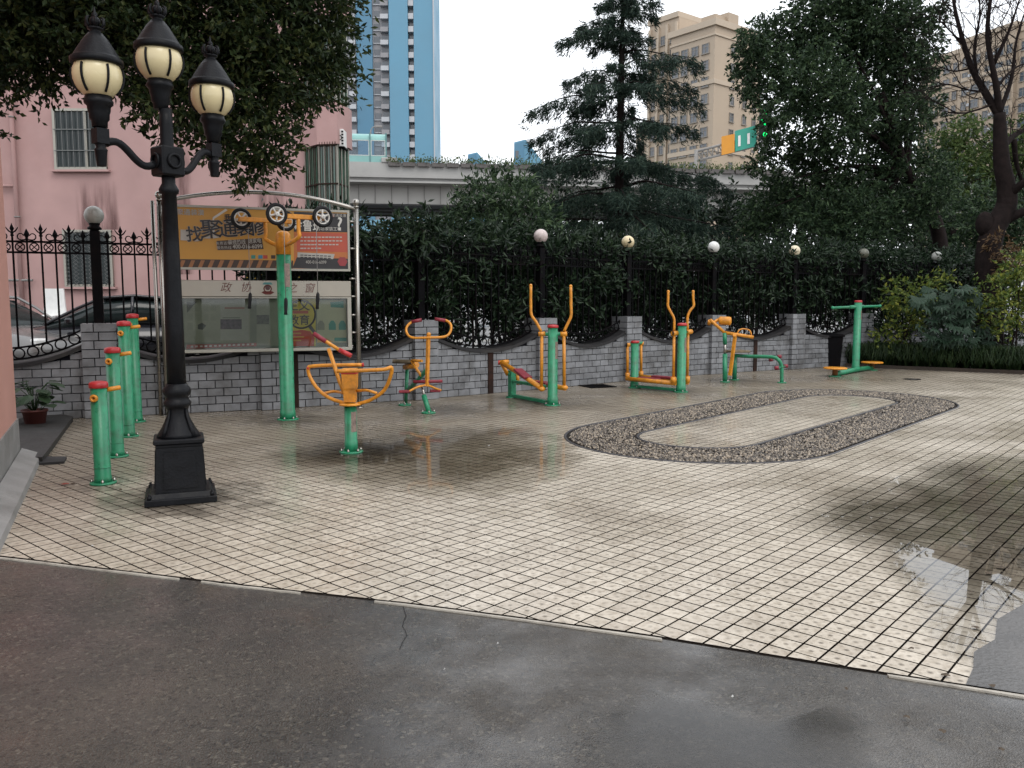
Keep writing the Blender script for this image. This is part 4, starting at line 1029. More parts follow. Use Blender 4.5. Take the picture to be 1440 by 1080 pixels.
# ------------------------------------------------------------------ notice board
BO_, BE_ = Vector((-4.05, 9.75, 0)), Vector((-1.93, 10.5, 0)); bdv = (BE_ - BO_); BLEN = bdv.length; bdv /= BLEN; bang = math.atan2(bdv.y, bdv.x)
nb = thing('notice_board', 'stainless notice board with yellow advert panel above a glazed case', 'notice board', BO_, bang)
def bpos(px, py):
    k = (px - 720) / F_PX; u = 0
    for it in range(4):
        Y = BO_.y + u * bdv.y; z = at(px, py, Y).z; zc = lambda yy: yy * math.cos(PITCH) - (z - CAM_H) * math.sin(PITCH)
        # X = k * zc(Y)
        u = (k * (BO_.y * math.cos(PITCH) - (z - CAM_H) * math.sin(PITCH)) - BO_.x) / (bdv.x - k * bdv.y * math.cos(PITCH))
    return u, at(px, py, BO_.y + u * bdv.y).z
LB = dict(local=True)
for u in (0, BLEN):
    MB().tube([(u, 0, 0), (u, 0, 2.50)], .030, 14).build('post', STEEL, nb, **LB)
    MB().lathe([(.06, 0), (.06, .01), (.035, .014)], (u, 0, 0), 16).build('post_foot', STEEL, nb, **LB)
    MB().lathe([(.034, 2.49), (.034, 2.51), (.022, 2.515)], (u, 0, 0), 14).build('post_collar', STEEL, nb, **LB)
    MB().ball((u, 0, 2.555), .045, 16, 10).build('ball_finial', STEEL, nb, **LB)
for u in (0,):
    MB().tube([(u - .075, .03, 0), (u - .075, .03, 2.49)], .022, 12).build('side_post', STEEL, nb, **LB)
arch = [(BLEN * i / 24, 0, 2.475 + .155 * (1 - (2 * i / 24 - 1) ** 2)) for i in range(25)]
MB().tube(arch, .024, 12).build('arch_tube', STEEL, nb, **LB)
for z in (2.32, 1.99, 1.62, 1.40, 1.17, .95):
    for a, b2 in ((.02, .10), (BLEN - .10, BLEN - .02)): MB().tube([(a, 0, z), (b2, 0, z)], .014, 8).build('rung', STEEL, nb, **LB)
U0, U1 = .09, BLEN - .09
YEL = plain('advert_yellow', (.54, .275, .045), .45, var=.06, scale=3); INK = plain('advert_black', (.018, .016, .018), .45); REDP = plain('advert_red', (.42, .07, .035), .45, var=.08)
WINK = plain('advert_white', (.62, .60, .55), .5); GREYI = plain('advert_grey', (.42, .40, .36), .5); ORI = plain('advert_orange', (.46, .14, .03), .45); BRN = plain('advert_brown', (.05, .028, .018), .5); TEAL_I = plain('print_teal', (.04, .22, .17), .5)
up = MB().box(((U0 + U1) / 2, .02, 2.08), (U1 - U0, .09, .74)).build('upper_panel', ALU, nb, **LB)
for (c, s_) in ((((U0 + U1) / 2, -.026, 2.438), (U1 - U0 + .004, .03, .026)), (((U0 + U1) / 2, -.026, 1.722), (U1 - U0 + .004, .03, .026)), ((U0 + .013, -.026, 2.08), (.026, .03, .69)), ((U1 - .013, -.026, 2.08), (.026, .03, .69))):
    MB().box(c, s_).build('frame', ALU, up, **LB)
def card(name, mat, pts, y, parent, px=True):
    q = [bpos(*p) for p in pts] if px else pts
    return MB().slab(q, y, y + .002).build(name, mat, parent, local=True)
def rect(name, mat, x0, y0, x1, y1, y, parent): return card(name, mat, [(x0, y1), (x1, y1), (x1, y0), (x0, y0)], y, parent)
zt, zb_ = 2.424, 1.736
MB().slab([(U0 + .027, zb_), (U1 - .027, zb_), (U1 - .027, zt), (U0 + .027, zt)], -.030, -.026).build('advert_sheet', YEL, up, **LB)
card('advert_black_band', INK, [(413, 326), (489.5, 327), (489.5, 301), (413, 298)], -.0335, up)
card('advert_red_band', REDP, [(417, 353), (489, 355), (489, 328.5), (417, 327)], -.0335, up)
card('advert_orange_band', ORI, [(413, 378), (490, 380), (490, 327), (413, 326)], -.0322, up)
card('advert_base_band', INK, [(411, 377), (489.5, 380), (489.5, 364), (417, 362)], -.0335, up)
card('phone_strip', GREYI, [(418, 362), (468, 364.5), (470, 357.5), (418, 355)], -.036, up)
u_, z_ = bpos(481, 368)
MB().lathe([(.062, 0), (.062, .002)], (u_, -.0355, z_), 6, (0, -1, 0), smooth=False).build('badge', plain('badge_red', (.26, .03, .035), .45), up, **LB)
card('hazard_band', BRN, [(252, 377), (412, 378), (412, 366.5), (252, 364.5)], -.0335, up)
for i in range(12):
    x = 251 + i * 13.6
    card('hazard_stripe', plain('hazard_tan%d' % i, (.30, .13, .05), .5), [(x, 376.5), (x + 5.5, 376.6), (x + 10, 366.3), (x + 4.5, 366)], -.0355, up)
u_, z_ = bpos(253.5, 298.5)
MB().slab([(u_ - .03, z_ + .025), (u_, z_ - .03), (u_ + .03, z_ + .025)][::-1], -.0345, -.0325).build('logo', plain('logo_red', (.45, .04, .05), .5), up, **LB)
FR = (PI / 2, 0, 0)
def tx(body, px, py, size, mat, y=-.036, sx=1.0, bold=0.0, tilt=0.0, parent=up, name='lettering', shear=0.0):
    u, z = bpos(px, py)
    return text_mesh(name, body, size, mat, parent, (u, y, z), (PI / 2, -tilt, 0), sx, .001, bold, shear=shear)
tx('聚通装潢', 268, 299.5, .075, GREYI, bold=.001)
card('house_outline', WINK, [(299, 333), (302, 333), (301, 306), (299, 306)], -.0335, up); card('house_outline', WINK, [(299, 306), (301.5, 308), (320, 296), (317, 294)], -.0335, up)
card('paint_stroke', GREYI, [(254, 338), (268, 339), (268, 324), (254, 323)], -.0332, up)
tl = math.radians(4)
for ch, px, py, s_ in (('找', 273.5, 331, .185), ('聚', 296.5, 324, .235), ('通', 320, 323.5, .225), ('装', 344, 322.5, .20), ('修', 363, 322, .20)):
    tx(ch, px, py, s_, GREYI, -.0350, 1.0, .006, tl); tx(ch, px, py, s_, INK, -.038, 1.0, .0028, tl)
tx('我', 320, 306.5, .075, INK, bold=.002)
card('strip', BRN, [(306, 352), (370.5, 350.5), (368, 335), (304.5, 339)], -.0345, up)
tx('免费咨询', 314, 342.6, .042, GREYI, -.039, tilt=tl); tx('装修热线', 333, 341, .062, GREYI, -.039, .8, .0005, tl); tx('送家电', 358, 339.3, .062, GREYI, -.039, .8, .0005, tl)
tx('服务热线', 315, 348.8, .042, GREYI, -.039, tilt=tl * .4); tx('400-016-6099', 348, 347.2, .068, GREYI, -.039, .88, .0008, tl * .4)
tx('金鲁班', 432, 318.5, .15, WINK, -.039, .8, .002); tx('为您家装工程', 462, 322.5, .05, WINK, -.039); tx('?', 477, 316, .22, WINK, -.039, 1, .003); tx('聚通装潢', 476, 303.8, .045, GREYI, -.039)
card('logo', plain('logo_red2', (.4, .05, .04), .5), [(465.5, 305.5), (469.5, 305.5), (469.5, 301.5), (465.5, 301.5)], -.0365, up)
for r_, (x1) in enumerate((482, 483, 480, 452)):      # four lines of fine print
    for w in range(int((x1 - 422) / 5)):
        x = 422 + w * 5; y = 333 + r_ * 5.2; rect('print_line', GREYI, x, y, x + rng.uniform(3, 4.4), y + 1.7, -.036, up)
for r_ in range(2):
    for w in range(8): x = 422 + w * 5.5; y = 358.3 + r_ * 3 + w * .22; rect('print_line', INK, x, y, x + 4.2, y + 1.2, -.0385, up)
tx('400-016-6099', 444, 369, .055, GREYI, -.038, .8)
for i, (px, mt) in enumerate(((356, TEAL_I), (366, plain('print_blue', (.05, .2, .3), .5)), (373, plain('print_red', (.42, .05, .03), .5)), (384, BRN))): rect('small_emblem', mt, px - 3, 359, px + 3, 364, -.0345, up)
# glazed case
ZB0, ZB1, ZH = .735, 1.395, 1.588
HEADM = plain('brushed_header', (.34, .31, .26), .34, metal=.5, var=.08, scale=4)
hd = MB().box(((U0 + U1) / 2, .01, (ZB1 + ZH) / 2), (U1 - U0, .15, ZH - ZB1), bev=.006).build('header', HEADM, nb, **LB)
CALL = plain('red_calligraphy', (.10, .014, .010), .6)
for ch, px, py in (('政', 317, 405), ('协', 345, 405), ('之', 410, 406), ('窗', 434, 406)): tx(ch, px, py, .125, CALL, -.068, 1.0, -.0005, 0, hd, shear=.25)
u_, z_ = bpos(376, 405.5)
MB().torus((u_, -.066, z_ - .005), .042, .007, (0, 1, 0), 18, 4).build('emblem', CALL, hd, **LB)
MB().lathe([(.028, 0), (.028, .003)], (u_, -.0655, z_ + .005), 12, (0, -1, 0)).build('emblem_centre', plain('emblem_dark', (.07, .03, .03), .5), hd, **LB)
MB().slab([(u_ - .075, z_ - .05), (u_ - .03, z_ - .075), (u_ + .03, z_ - .075), (u_ + .075, z_ - .05), (u_ + .05, z_ - .035), (u_ - .05, z_ - .035)], -.0675, -.064).build('emblem_ribbon', CALL, hd, **LB)
MB().slab([(u_ - .06, z_ + .045), (u_ + .06, z_ + .045), (u_ + .04, z_ + .07), (u_ - .04, z_ + .07)], -.0675, -.064).build('emblem_crest', plain('emblem_teal', (.05, .18, .18), .5), hd, **LB)
case = MB().box(((U0 + U1) / 2, .06, (ZB0 + ZB1) / 2), (U1 - U0, .02, ZB1 - ZB0)).build('case_back', plain('felt_green_grey', (.20, .22, .17), .8, var=.12, scale=6), nb, **LB)
for (c, s_) in ((((U0 + U1) / 2, -.005, ZB0 + .02), (U1 - U0, .13, .04)), ((U0 + .025, -.005, (ZB0 + ZB1) / 2 + .01), (.05, .129, ZB1 - ZB0 - .05)), ((U1 - .025, -.005, (ZB0 + ZB1) / 2 + .01), (.05, .129, ZB1 - ZB0 - .05)), (((U0 + U1) / 2, -.02, ZB1 - .012), (U1 - U0, .09, .02))):
    MB().box(c, s_, bev=.004).build('case_frame', ALU, nb, **LB)
NEWS = plain('old_newsprint', (.30, .315, .24), .8, var=.08, scale=8, stain=(.22, .23, .17), stain_amt=.6); NEWS2 = plain('old_newsprint_pale', (.34, .35, .29), .8, var=.08, scale=8)
rect('newspaper', NEWS, 259, 421, 352, 482, .046, case); rect('newspaper', NEWS2, 310, 428, 350, 479, .043, case); rect('newspaper', NEWS, 361, 421, 397, 486, .044, case)
rect('news_photo', plain('news_photo_mauve', (.10, .085, .10), .7, var=.5, scale=30), 310, 449, 340, 463, .040, case); rect('news_photo', plain('news_photo_grey', (.12, .13, .11), .7, var=.4, scale=30), 361, 443, 379, 456, .0405, case)
MB().slab([bpos(278, 463), bpos(285, 464), bpos(290, 458), bpos(284, 454), bpos(278, 457)], .043, .0445).build('news_emblem', plain('emblem_grey', (.10, .11, .10), .7), case, **LB)
card('news_corner', plain('dark_paper', (.11, .12, .10), .8), [(263, 440), (277, 424), (262, 424)], .0435, case)
rect('news_title', plain('faint_red', (.30, .16, .12), .8), 316, 432, 344, 434.5, .040, case); rect('news_rule', plain('news_dark', (.11, .115, .10), .8), 313, 446.5, 338, 447.5, .040, case)
for k in range(9): rect('news_column', plain('news_col%d' % k, (.275, .29, .22), .8), 263 + (k % 4) * 11, 428 + (k // 4) * 13, 271 + (k % 4) * 11, 438 + (k // 4) * 13, .0442, case)
card('red_banner', plain('faded_red_banner', (.30, .075, .055), .7, var=.15, scale=10), [(262, 491), (361, 487), (361, 482.5), (262, 485)], .041, case)
for k in range(14): card('banner_print', GREYI, [(268 + k * 6.6, 489 - k * .25), (271.5 + k * 6.6, 488.8 - k * .25), (271.5 + k * 6.6, 486.3 - k * .25), (268 + k * 6.6, 486.5 - k * .25)], .039, case)
po = rect('poster', plain('poster_yellow', (.52, .42, .05), .6, var=.06), 407, 420, 444.5, 487, .046, case)
card('poster_red_foot', plain('poster_red', (.45, .05, .03), .6), [(407, 487), (442, 487), (443, 476), (437, 466), (425, 464), (407, 466)], .0435, case)
u_, z_ = bpos(424, 442); MB().torus((u_, .041, z_), .17, .011, (0, 1, 0), 30, 4).build('magnifier_ring', INK, case, **LB)
card('magnifier_handle', INK, [(433, 459), (442, 470), (445, 467), (437, 456)], .041, case)
tx('主义', 420, 430.5, .14, INK, .040, 1, .0018, 0, case); tx('教育', 421, 451, .13, INK, .040, 1, .0018, 0, case)
rect('poster_line', REDP, 412, 437, 434, 441, .0405, case)
for k in range(3): rect('poster_print', YEL, 412, 468 + k * 5, 424 + (k % 2) * 4, 470 + k * 5, .041, case)
rect('poster', plain('poster_pale', (.40, .40, .26), .6, var=.06), 446.5, 422, 489.5, 482, .046, case)
card('poster_flag', TEAL_I, [(466, 432), (484, 433), (484, 423), (465, 425)], .043, case)
for k, (x, mt) in enumerate(((452, plain('figure_grey', (.22, .22, .16), .6)), (468, TEAL_I), (482, TEAL_I))):
    MB().slab([bpos(x - 5, 464), bpos(x + 5, 464), bpos(x + 5, 456), bpos(x + 2, 451), bpos(x - 2, 451), bpos(x - 5, 456)], .043, .045).build('poster_figure', mt, case, **LB)
rect('poster_line', TEAL_I, 471, 475, 488, 480, .043, case); card('poster_foot', YEL, [(447, 482), (470, 481), (455, 474), (447, 472)], .0435, case)
def pane_mat(name, tint=(.93, .95, .94)):
    m, nt, N, L, b = nodes(name); N.remove(b)
    tr = N.new('ShaderNodeBsdfTransparent'); tr.inputs[0].default_value = tuple(tint) + (1,); gl = N.new('ShaderNodeBsdfGlossy'); gl.inputs['Roughness'].default_value = .03
    fr = N.new('ShaderNodeFresnel'); fr.inputs[0].default_value = 1.5; ms = N.new('ShaderNodeMixShader')
    L.new(fr.outputs[0], ms.inputs[0]); L.new(tr.outputs[0], ms.inputs[1]); L.new(gl.outputs[0], ms.inputs[2]); L.new(ms.outputs[0], N['Material Output'].inputs[0]); return m
PANE = pane_mat('clear_glass')
um = (bpos(402, 450)[0])
for a, b2 in ((U0 + .05, um - .012), (um + .012, U1 - .05)):
    MB().slab([(a, ZB0 + .04), (b2, ZB0 + .04), (b2, ZB1 - .022), (a, ZB1 - .022)], -.046, -.042).build('glass_pane', PANE, nb, **LB)
MB().box((um, -.03, (ZB0 + ZB1) / 2 + .01), (.03, .05, ZB1 - ZB0 - .06)).build('mullion', ALU, nb, **LB)

# ------------------------------------------------------------------ near pink wall corner, apron, step, pot plant
nbx = thing('pink_building', 'corner of a near pink rendered building with grey cement base', 'building', (-4.15, 6.95, 0))
c0, c1 = Vector((-4.17, 6.97, 0)), Vector((-3.02, 4.55, 0)); dn = (c1 - c0).normalized(); nn = Vector((dn.y, -dn.x, 0))  # nn: into the building (left)
if nn.x > 0: nn = -nn
far = [c0, c1, c1 + nn * 6, c0 + nn * 6]
MB().prism(far, .36, 9.0).build('wall', PINKN, nbx)
far2 = [c0 - nn * .012 - dn * .012, c1 - nn * .012, c1 + nn * 6, c0 + nn * 6 - dn * .012]
MB().prism(far2, -.02, .36).build('plinth', GREYC, nbx)
a0, a1 = c0 - dn * .05, c1 + dn * .3
ap = MB(); vs = []
for p in (a0, a1): vs += [p + nn * .01, p - nn * .02 + Vector((0, 0, .10)), p - nn * .16 + Vector((0, 0, .045)), p - nn * .17 + Vector((0, 0, -.01))]
ap.add(vs, [[i, i + 1, i + 5, i + 4] for i in range(3)] + [[3, 2, 1, 0]], False).build('apron', GREYC, nbx)
stp = MB(); P4 = [gp(36, 652), gp(60, 652), gp(103, 592), gp(60, 585), gp(15, 600)]
tag(MB().prism([(p.x, p.y) for p in P4], -.02, .055).build('step', plain('dark_step', (.022, .02, .018), .6, var=.4, scale=8, bump=.5)), 'low dark step between the pink wall corner and the brick wall', 'step')
P5 = [gp(46, 655), gp(90, 652), gp(94, 645), gp(50, 645)]
tag(MB().prism([(p.x, p.y) for p in P5], -.005, .02).build('dark_board', plain('dark_mat', (.012, .011, .011), .7, var=.4)), 'flat dark board lying on the tiles by the step', 'board')

# ------------------------------------------------------------------ leaves
def leaf_cloud(name, C, D, Ln, Wd, mat, parent, droop=0.0, fold=.25):
    """one small folded leaf at every C pointing along D"""
    C = np.asarray(C, float); D = np.asarray(D, float); n = len(C)
    D = D / (np.linalg.norm(D, axis=1, keepdims=True) + 1e-9); D[:, 2] -= droop; D /= (np.linalg.norm(D, axis=1, keepdims=True) + 1e-9)
    r = nr.normal(size=(n, 3)); S = np.cross(D, r); S /= (np.linalg.norm(S, axis=1, keepdims=True) + 1e-9); U = np.cross(S, D)
    l = Ln * nr.uniform(.65, 1.3, (n, 1)); w = Wd * nr.uniform(.7, 1.25, (n, 1))
    tip = C + D * l; mid = C + D * l * .5
    V = np.stack([C, mid + S * w * .5 + U * w * fold, tip, mid - S * w * .5 + U * w * fold], 1).reshape(-1, 3)
    i = np.arange(n)[:, None] * 4
    T_ = np.concatenate([i + [[0, 1, 2]], i + [[0, 2, 3]]], 0)
    off = np.array(org(parent)) if parent is not None else 0
    return fast_mesh(name, V - off, T_, mat, parent)
def twig_points(centres, radii, n_twig, n_leaf, twig_len=.28, shell=.55, flat=1.0):
    """leaves strung on short twigs that stand out from the skin of each clump"""
    Cs = []; Ds = []
    for (c, r) in zip(centres, radii):
        k = max(4, int(n_twig * (np.mean(r) ** 2) if hasattr(r, '__len__') else n_twig * r * r))
        d = nr.normal(size=(k, 3)); d /= np.linalg.norm(d, axis=1, keepdims=True); d[:, 2] *= flat
        rad = (shell + (1 - shell) * nr.random((k, 1)) ** .6)
        p = np.array(c) + d * rad * (np.array(r) if hasattr(r, '__len__') else r) * nr.uniform(.82, 1.12, (k, 1))
        td = d + nr.normal(scale=.55, size=(k, 3)); td /= np.linalg.norm(td, axis=1, keepdims=True)
        for j in range(n_leaf):
            s_ = nr.uniform(-.3, 1.0, (k, 1)) * twig_len
            Cs.append(p + td * s_ + nr.normal(scale=.02, size=(k, 3))); Ds.append(td * .8 + nr.normal(scale=.75, size=(k, 3)))
    return np.concatenate(Cs), np.concatenate(Ds)
def branch(parent, name, mat, pts, r0, r1, seg=7):
    P = smooth(pts, 4); n = len(P); return MB().tube(P, [r0 + (r1 - r0) * i / (n - 1) for i in range(n)], seg).build(name, mat, parent)
LDK = leaf_mat('hedge_leaf', (.006, .013, .007), (.013, .028, .013), (.034, .058, .027), .38, .15, .22)
LCAM = leaf_mat('camphor_leaf', (.012, .022, .009), (.027, .046, .016), (.072, .086, .028), .42, .32)
LTREE = leaf_mat('broad_leaf', (.017, .032, .018), (.036, .064, .031), (.080, .122, .056), .42, .24)
LLIGHT = leaf_mat('light_leaf', (.035, .06, .02), (.07, .11, .03), (.12, .155, .05), .5, .3)
LYEL = leaf_mat('yellow_green_leaf', (.035, .060, .016), (.09, .13, .026), (.25, .26, .05), .4, .28)
LFAT = leaf_mat('fatsia_leaf', (.012, .026, .016), (.024, .045, .028), (.060, .088, .058), .35, .12)
LCED = leaf_mat('cedar_needle', (.012, .026, .020), (.026, .048, .035), (.058, .086, .058), .55, .14)
LGRS = leaf_mat('grass_blade', (.008, .018, .007), (.018, .036, .012), (.045, .065, .024), .45, .22)

# left tree: the trunk stands out of frame behind the near pink corner, its boughs reach in over the lamp
lt = thing('camphor_tree', 'dark leafy tree whose boughs hang over the street lamp', 'tree', (-7.4, 9.2, 0))
branch(lt, 'trunk', BARK, [(-7.4, 9.2, -.1), (-7.35, 9.15, 1.6), (-7.1, 9.1, 3.0), (-6.6, 9.0, 4.4)], .22, .13, 10)
CL = [((-40, 60), 9.0, .75), ((20, 20), 8.8, .75), ((60, 60), 9.0, .6), ((40, -40), 9.0, .9), ((120, -20), 9.2, .75), ((10, 75), 9.0, .32), ((140, 30), 8.7, .5), ((200, -10), 9.1, .8), ((215, 70), 8.9, .55), ((270, 30), 9.0, .7),
      ((235, 140), 8.8, .42), ((290, 130), 9.1, .62), ((340, 20), 9.2, .75), ((350, 100), 9.1, .62), ((400, 50), 9.3, .68), ((365, 180), 9.0, .45), ((335, 215), 8.9, .33), ((420, 108), 9.2, .45), ((450, -10), 9.4, .48), ((460, 55), 9.4, .38), ((482, 108), 9.4, .24), ((382, 205), 9.0, .28),
      ((-30, 180), 8.9, .22), ((300, 190), 8.9, .3), ((130, -80), 9.2, .9), ((300, -70), 9.2, .9), ((430, -80), 9.4, .8), ((205, 125), 8.7, .25)]
cen = [tuple(at(p[0], p[1], Y)) for p, Y, r in CL]; rad = [r for p, Y, r in CL]
C_, D_ = twig_points(cen, rad, 620, 9, .17, .3)
leaf_cloud('crown', C_, D_, .082, .038, LCAM, lt, .15)
hub = Vector((-6.6, 9.0, 4.4))
for tg in [(20, 20), (140, 30), (215, 60), (290, 110), (400, 60), (350, 120), (450, 20), (60, 60)]:
    e = at(tg[0], tg[1], 9.05); branch(lt, 'bough', BARKD, [hub, hub.lerp(e, .35) + Vector((0, 0, .25)), hub.lerp(e, .7) + Vector((0, 0, .12)), e], .075, .012, 6)
# thicker bough seen among the leaves above the lamp
branch(lt, 'bough', BARKD, [at(-120, 20, 9.1), at(40, 35, 9.0), at(150, 45, 8.9), at(190, 70, 8.9), at(230, 110, 8.9)], .06, .02, 7)

# hedge behind the fence, from the notice board to the garden bed
hg = thing('hedge', 'dense dark evergreen hedge behind the iron fence', 'hedge', (2.0, 14.6, 0))
HC = []; HR = []
def along(s):
    """point on the wall line, s metres from the third pillar"""
    k = 3
    while True:
        o, d, n, L = frame(WALL[k], WALL[k + 1])
        if s < L or k >= len(WALL) - 2: return o + d * s, d, n
        s -= L; k += 1
s = .15
while s < 17.5:
    p, d, n = along(s)
    # leafy top that leans out over the fence, shaded mass behind it
    for off, z, r_, pr in ((.16, 2.12, .22, .8), (.40, 2.14, .30, 1), (.70, 2.16, .32, 1), (.62, 1.82, .34, 1), (.98, 1.85, .36, 1), (.66, 1.45, .34, .95), (1.0, 1.4, .38, 1), (.70, 1.08, .30, .55), (1.05, 1.02, .34, .7), (.95, .70, .28, .35)):
        if rng.random() > pr: continue
        q = p + n * (off + rng.uniform(-.08, .08)) + d * rng.uniform(-.16, .16); HC.append((q.x, q.y, z + rng.uniform(-.08, .10) + .04 * math.sin(s * 2.1))); HR.append(r_ * rng.uniform(.85, 1.2))
    s += .40
# sprays of leaves that push through the bars here and there
for i in range(95):
    p, d, n = along(rng.uniform(1.2, 15.5)); q = p + n * rng.uniform(.08, .26); HC.append((q.x, q.y, rng.gauss(1.58, .22))); HR.append(rng.uniform(.12, .24))
for k_ in range(7):
    q = Vector((WALL[4][0], WALL[4][1], 0)); HC.append((q.x + rng.uniform(-.2, .2), q.y - rng.uniform(.0, .12), rng.uniform(2.12, 2.38))); HR.append(rng.uniform(.14, .2))
C_, D_ = twig_points(HC, HR, 400, 6, .16, .3)
leaf_cloud('foliage', C_, D_, .125, .040, LDK, hg, 0.0)
for i in range(34):
    p, d, n = along(.3 + i * .5); q = p + n * rng.uniform(.5, .9)
    branch(hg, 'stem', BARKD, [(q.x, q.y, -.1), (q.x + rng.uniform(-.1, .1), q.y, .8), (q.x + rng.uniform(-.25, .25), q.y + rng.uniform(-.1, .1), 1.8)], .025, .01, 5)
# round bush rising above the hedge
bs = thing('round_bush', 'tall round bush rising above the hedge, left of the cedar', 'bush', (at(695, 400, 14.2).x, 14.2, 0))
BC = [((695, 305), .72), ((660, 318), .5), ((730, 308), .58), ((702, 272), .42), ((745, 330), .5), ((650, 332), .36), ((675, 285), .36), ((728, 280), .36), ((770, 335), .32), ((700, 350), .6), ((640, 310), .2), ((742, 275), .2)]
C_, D_ = twig_points([tuple(at(p[0], p[1], 14.2 + rng.uniform(-.3, .3))) for p, r in BC], [r for p, r in BC], 300, 8, .2, .45)
leaf_cloud('foliage', C_, D_, .13, .038, LTREE, bs, -.1)
for k in range(5):
    e = at(650 + k * 25, 285, 14.2); b0 = Vector((bs.location.x + rng.uniform(-.2, .2), 14.2, 0)); branch(bs, 'stem', BARKD, [b0, b0.lerp(e, .5), e], .035, .01, 5)

# deodar cedar
cx = at(868, 300, 23).x; CY = 23.0
ce = thing('cedar_tree', 'tall dark cedar with layered drooping boughs behind the hedge', 'tree', (cx, CY, 0))
HT = 11.0
MB().tube([(cx, CY, -.1), (cx + .03, CY, 3), (cx + .06, CY, 7), (cx + .1, CY, HT)], [.17, .14, .09, .015], 9).build('trunk', BARKD, ce)
Cs, Ds = [], []; crng = random.Random(5)
z = 1.3; bi = 0
def bough(z, az, Lb, lift):
    b0 = Vector((cx + .05 * z / 7, CY, z)); dv = Vector((math.cos(az), math.sin(az), 0)); pts = []
    for i in range(9):
        t = i / 8; pts.append(b0 + dv * (Lb * t) + Vector((0, 0, lift * Lb * t - .30 * Lb * t * t + .04 * math.sin(t * 9 + az))))
    MB().tube(pts, [max(.004, .035 * Lb / 2.5 * (1 - .92 * i / 8)) for i in range(9)], 5).build('bough', BARKD, ce)
    n = int(Lb * 54)
    t = nr.uniform(.12, 1.0, n); i0 = np.minimum((t * 8).astype(int), 7); fr = t * 8 - i0; PA = np.array(pts)
    base = PA[i0] * (1 - fr[:, None]) + PA[i0 + 1] * fr[:, None]
    side = np.array([-dv.y, dv.x, 0]); w = (nr.choice([-1, 1], n) * nr.random(n) ** .7 * .34 * (1.15 - t) * min(1.6, Lb * .6))[:, None]
    out = np.array([dv.x, dv.y, 0]) * np.abs(w) * .6
    P = base + side * w + out; P[:, 2] -= np.abs(w[:, 0]) * .35
    hang = nr.uniform(.06, .50, n) * (.5 + .5 * min(1, Lb / 2.5))
    for q in range(11):
        s_ = nr.random(n); pp = P.copy(); pp[:, 2] -= hang * s_; pp += nr.normal(scale=.03, size=pp.shape)
        Cs.append(pp); dd = side * np.sign(w) * .5 + np.array([dv.x, dv.y, 0]) * .5 + nr.normal(scale=.45, size=(n, 3)); dd[:, 2] -= .55; Ds.append(dd)
while z < HT - .2:
    Lm = min(3.3, .46 * (HT - z) + .08) * crng.uniform(.8, 1.1)
    nb_ = 6 if z < 9 else 5
    for k in range(nb_):
        az = bi * 2.4 + k * 2 * PI / nb_ + crng.uniform(-.35, .35); bough(z + crng.uniform(-.15, .15), az, max(.3, Lm * crng.uniform(.5, 1.18)), crng.uniform(.02, .2))
    z += crng.uniform(.62, .95) if z < 8 else crng.uniform(.38, .55); bi += 1
for z_, az, Lb in ((6.75, PI * 1.02, 2.6), (6.1, PI * .97, 2.4), (3.6, .02, 3.6), (4.9, .1, 3.0), (7.3, .05, 2.0), (8.5, PI * .98, 1.7), (7.9, -.1, 2.1), (5.3, PI * 1.05, 2.4)): bough(z_, az, Lb, .14)
C_, D_ = np.concatenate(Cs), np.concatenate(Ds)
leaf_cloud('crown', C_, D_, .16, .026, LCED, ce, 0.0)
print('cedar needles', len(C_))

# large broadleaf tree right of the cedar
bt = thing('broadleaf_tree', 'large dense green tree between the cedar and the bare tree', 'tree', (at(1325, 380, 21.5).x, 21.5, 0))
tb = bt.location
trunk_px = [(1327, 425), (1324, 370), (1318, 320), (1300, 280), (1275, 240), (1258, 190), (1240, 130)]
branch(bt, 'trunk', BARKD, [at(px, py, 21.5) for px, py in trunk_px], .22, .08, 9)
BT = [((1175, 40), 1.05), ((1230, 20), 1.1), ((1270, 50), .9), ((1200, -30), 1.1), ((1110, 80), .95), ((1065, 90), .6), ((1060, 60), .38), ((1050, 115), .38), ((1140, 120), 1.0), ((1220, 100), 1.1), ((1280, 110), .75), ((1180, 170), .95), ((1235, 170), .9), ((1290, 160), .55), ((1110, 140), .55),
      ((1080, 50), .45), ((1150, 215), .6), ((1120, 250), .75), ((1180, 260), .85), ((1240, 250), .9), ((1290, 240), .75), ((1090, 290), .7), ((1150, 310), .8), ((1220, 310), .85), ((1280, 300), .7), ((1315, 270), .45), ((1060, 310), .5), ((1060, 135), .28), ((1110, 205), .42), ((1100, 180), .3), ((1300, 75), .4), ((1310, 25), .35), ((1130, 20), .5), ((1260, 190), .5), ((1330, 240), .3), ((1085, 165), .3), ((1080, 205), .32), ((1068, 235), .3)]
cen = [tuple(at(p[0], p[1], 21.3 + rng.uniform(-1.0, 1.0))) for p, r in BT]
C_, D_ = twig_points(cen, [r for p, r in BT], 430, 9, .22, .15)
leaf_cloud('crown', C_, D_, .128, .056, LTREE, bt, .1); print('broad', len(C_))
fork = at(1275, 240, 21.5)
for tg in [(1180, 40), (1110, 90), (1270, 60), (1140, 130), (1200, 180), (1120, 250), (1160, 310), (1230, 310), (1290, 130), (1090, 290)]:
    e = at(tg[0], tg[1], 21.3); branch(bt, 'bough', BARKD, [fork, fork.lerp(e, .5) + Vector((0, 0, .2)), e], .07, .015, 6)

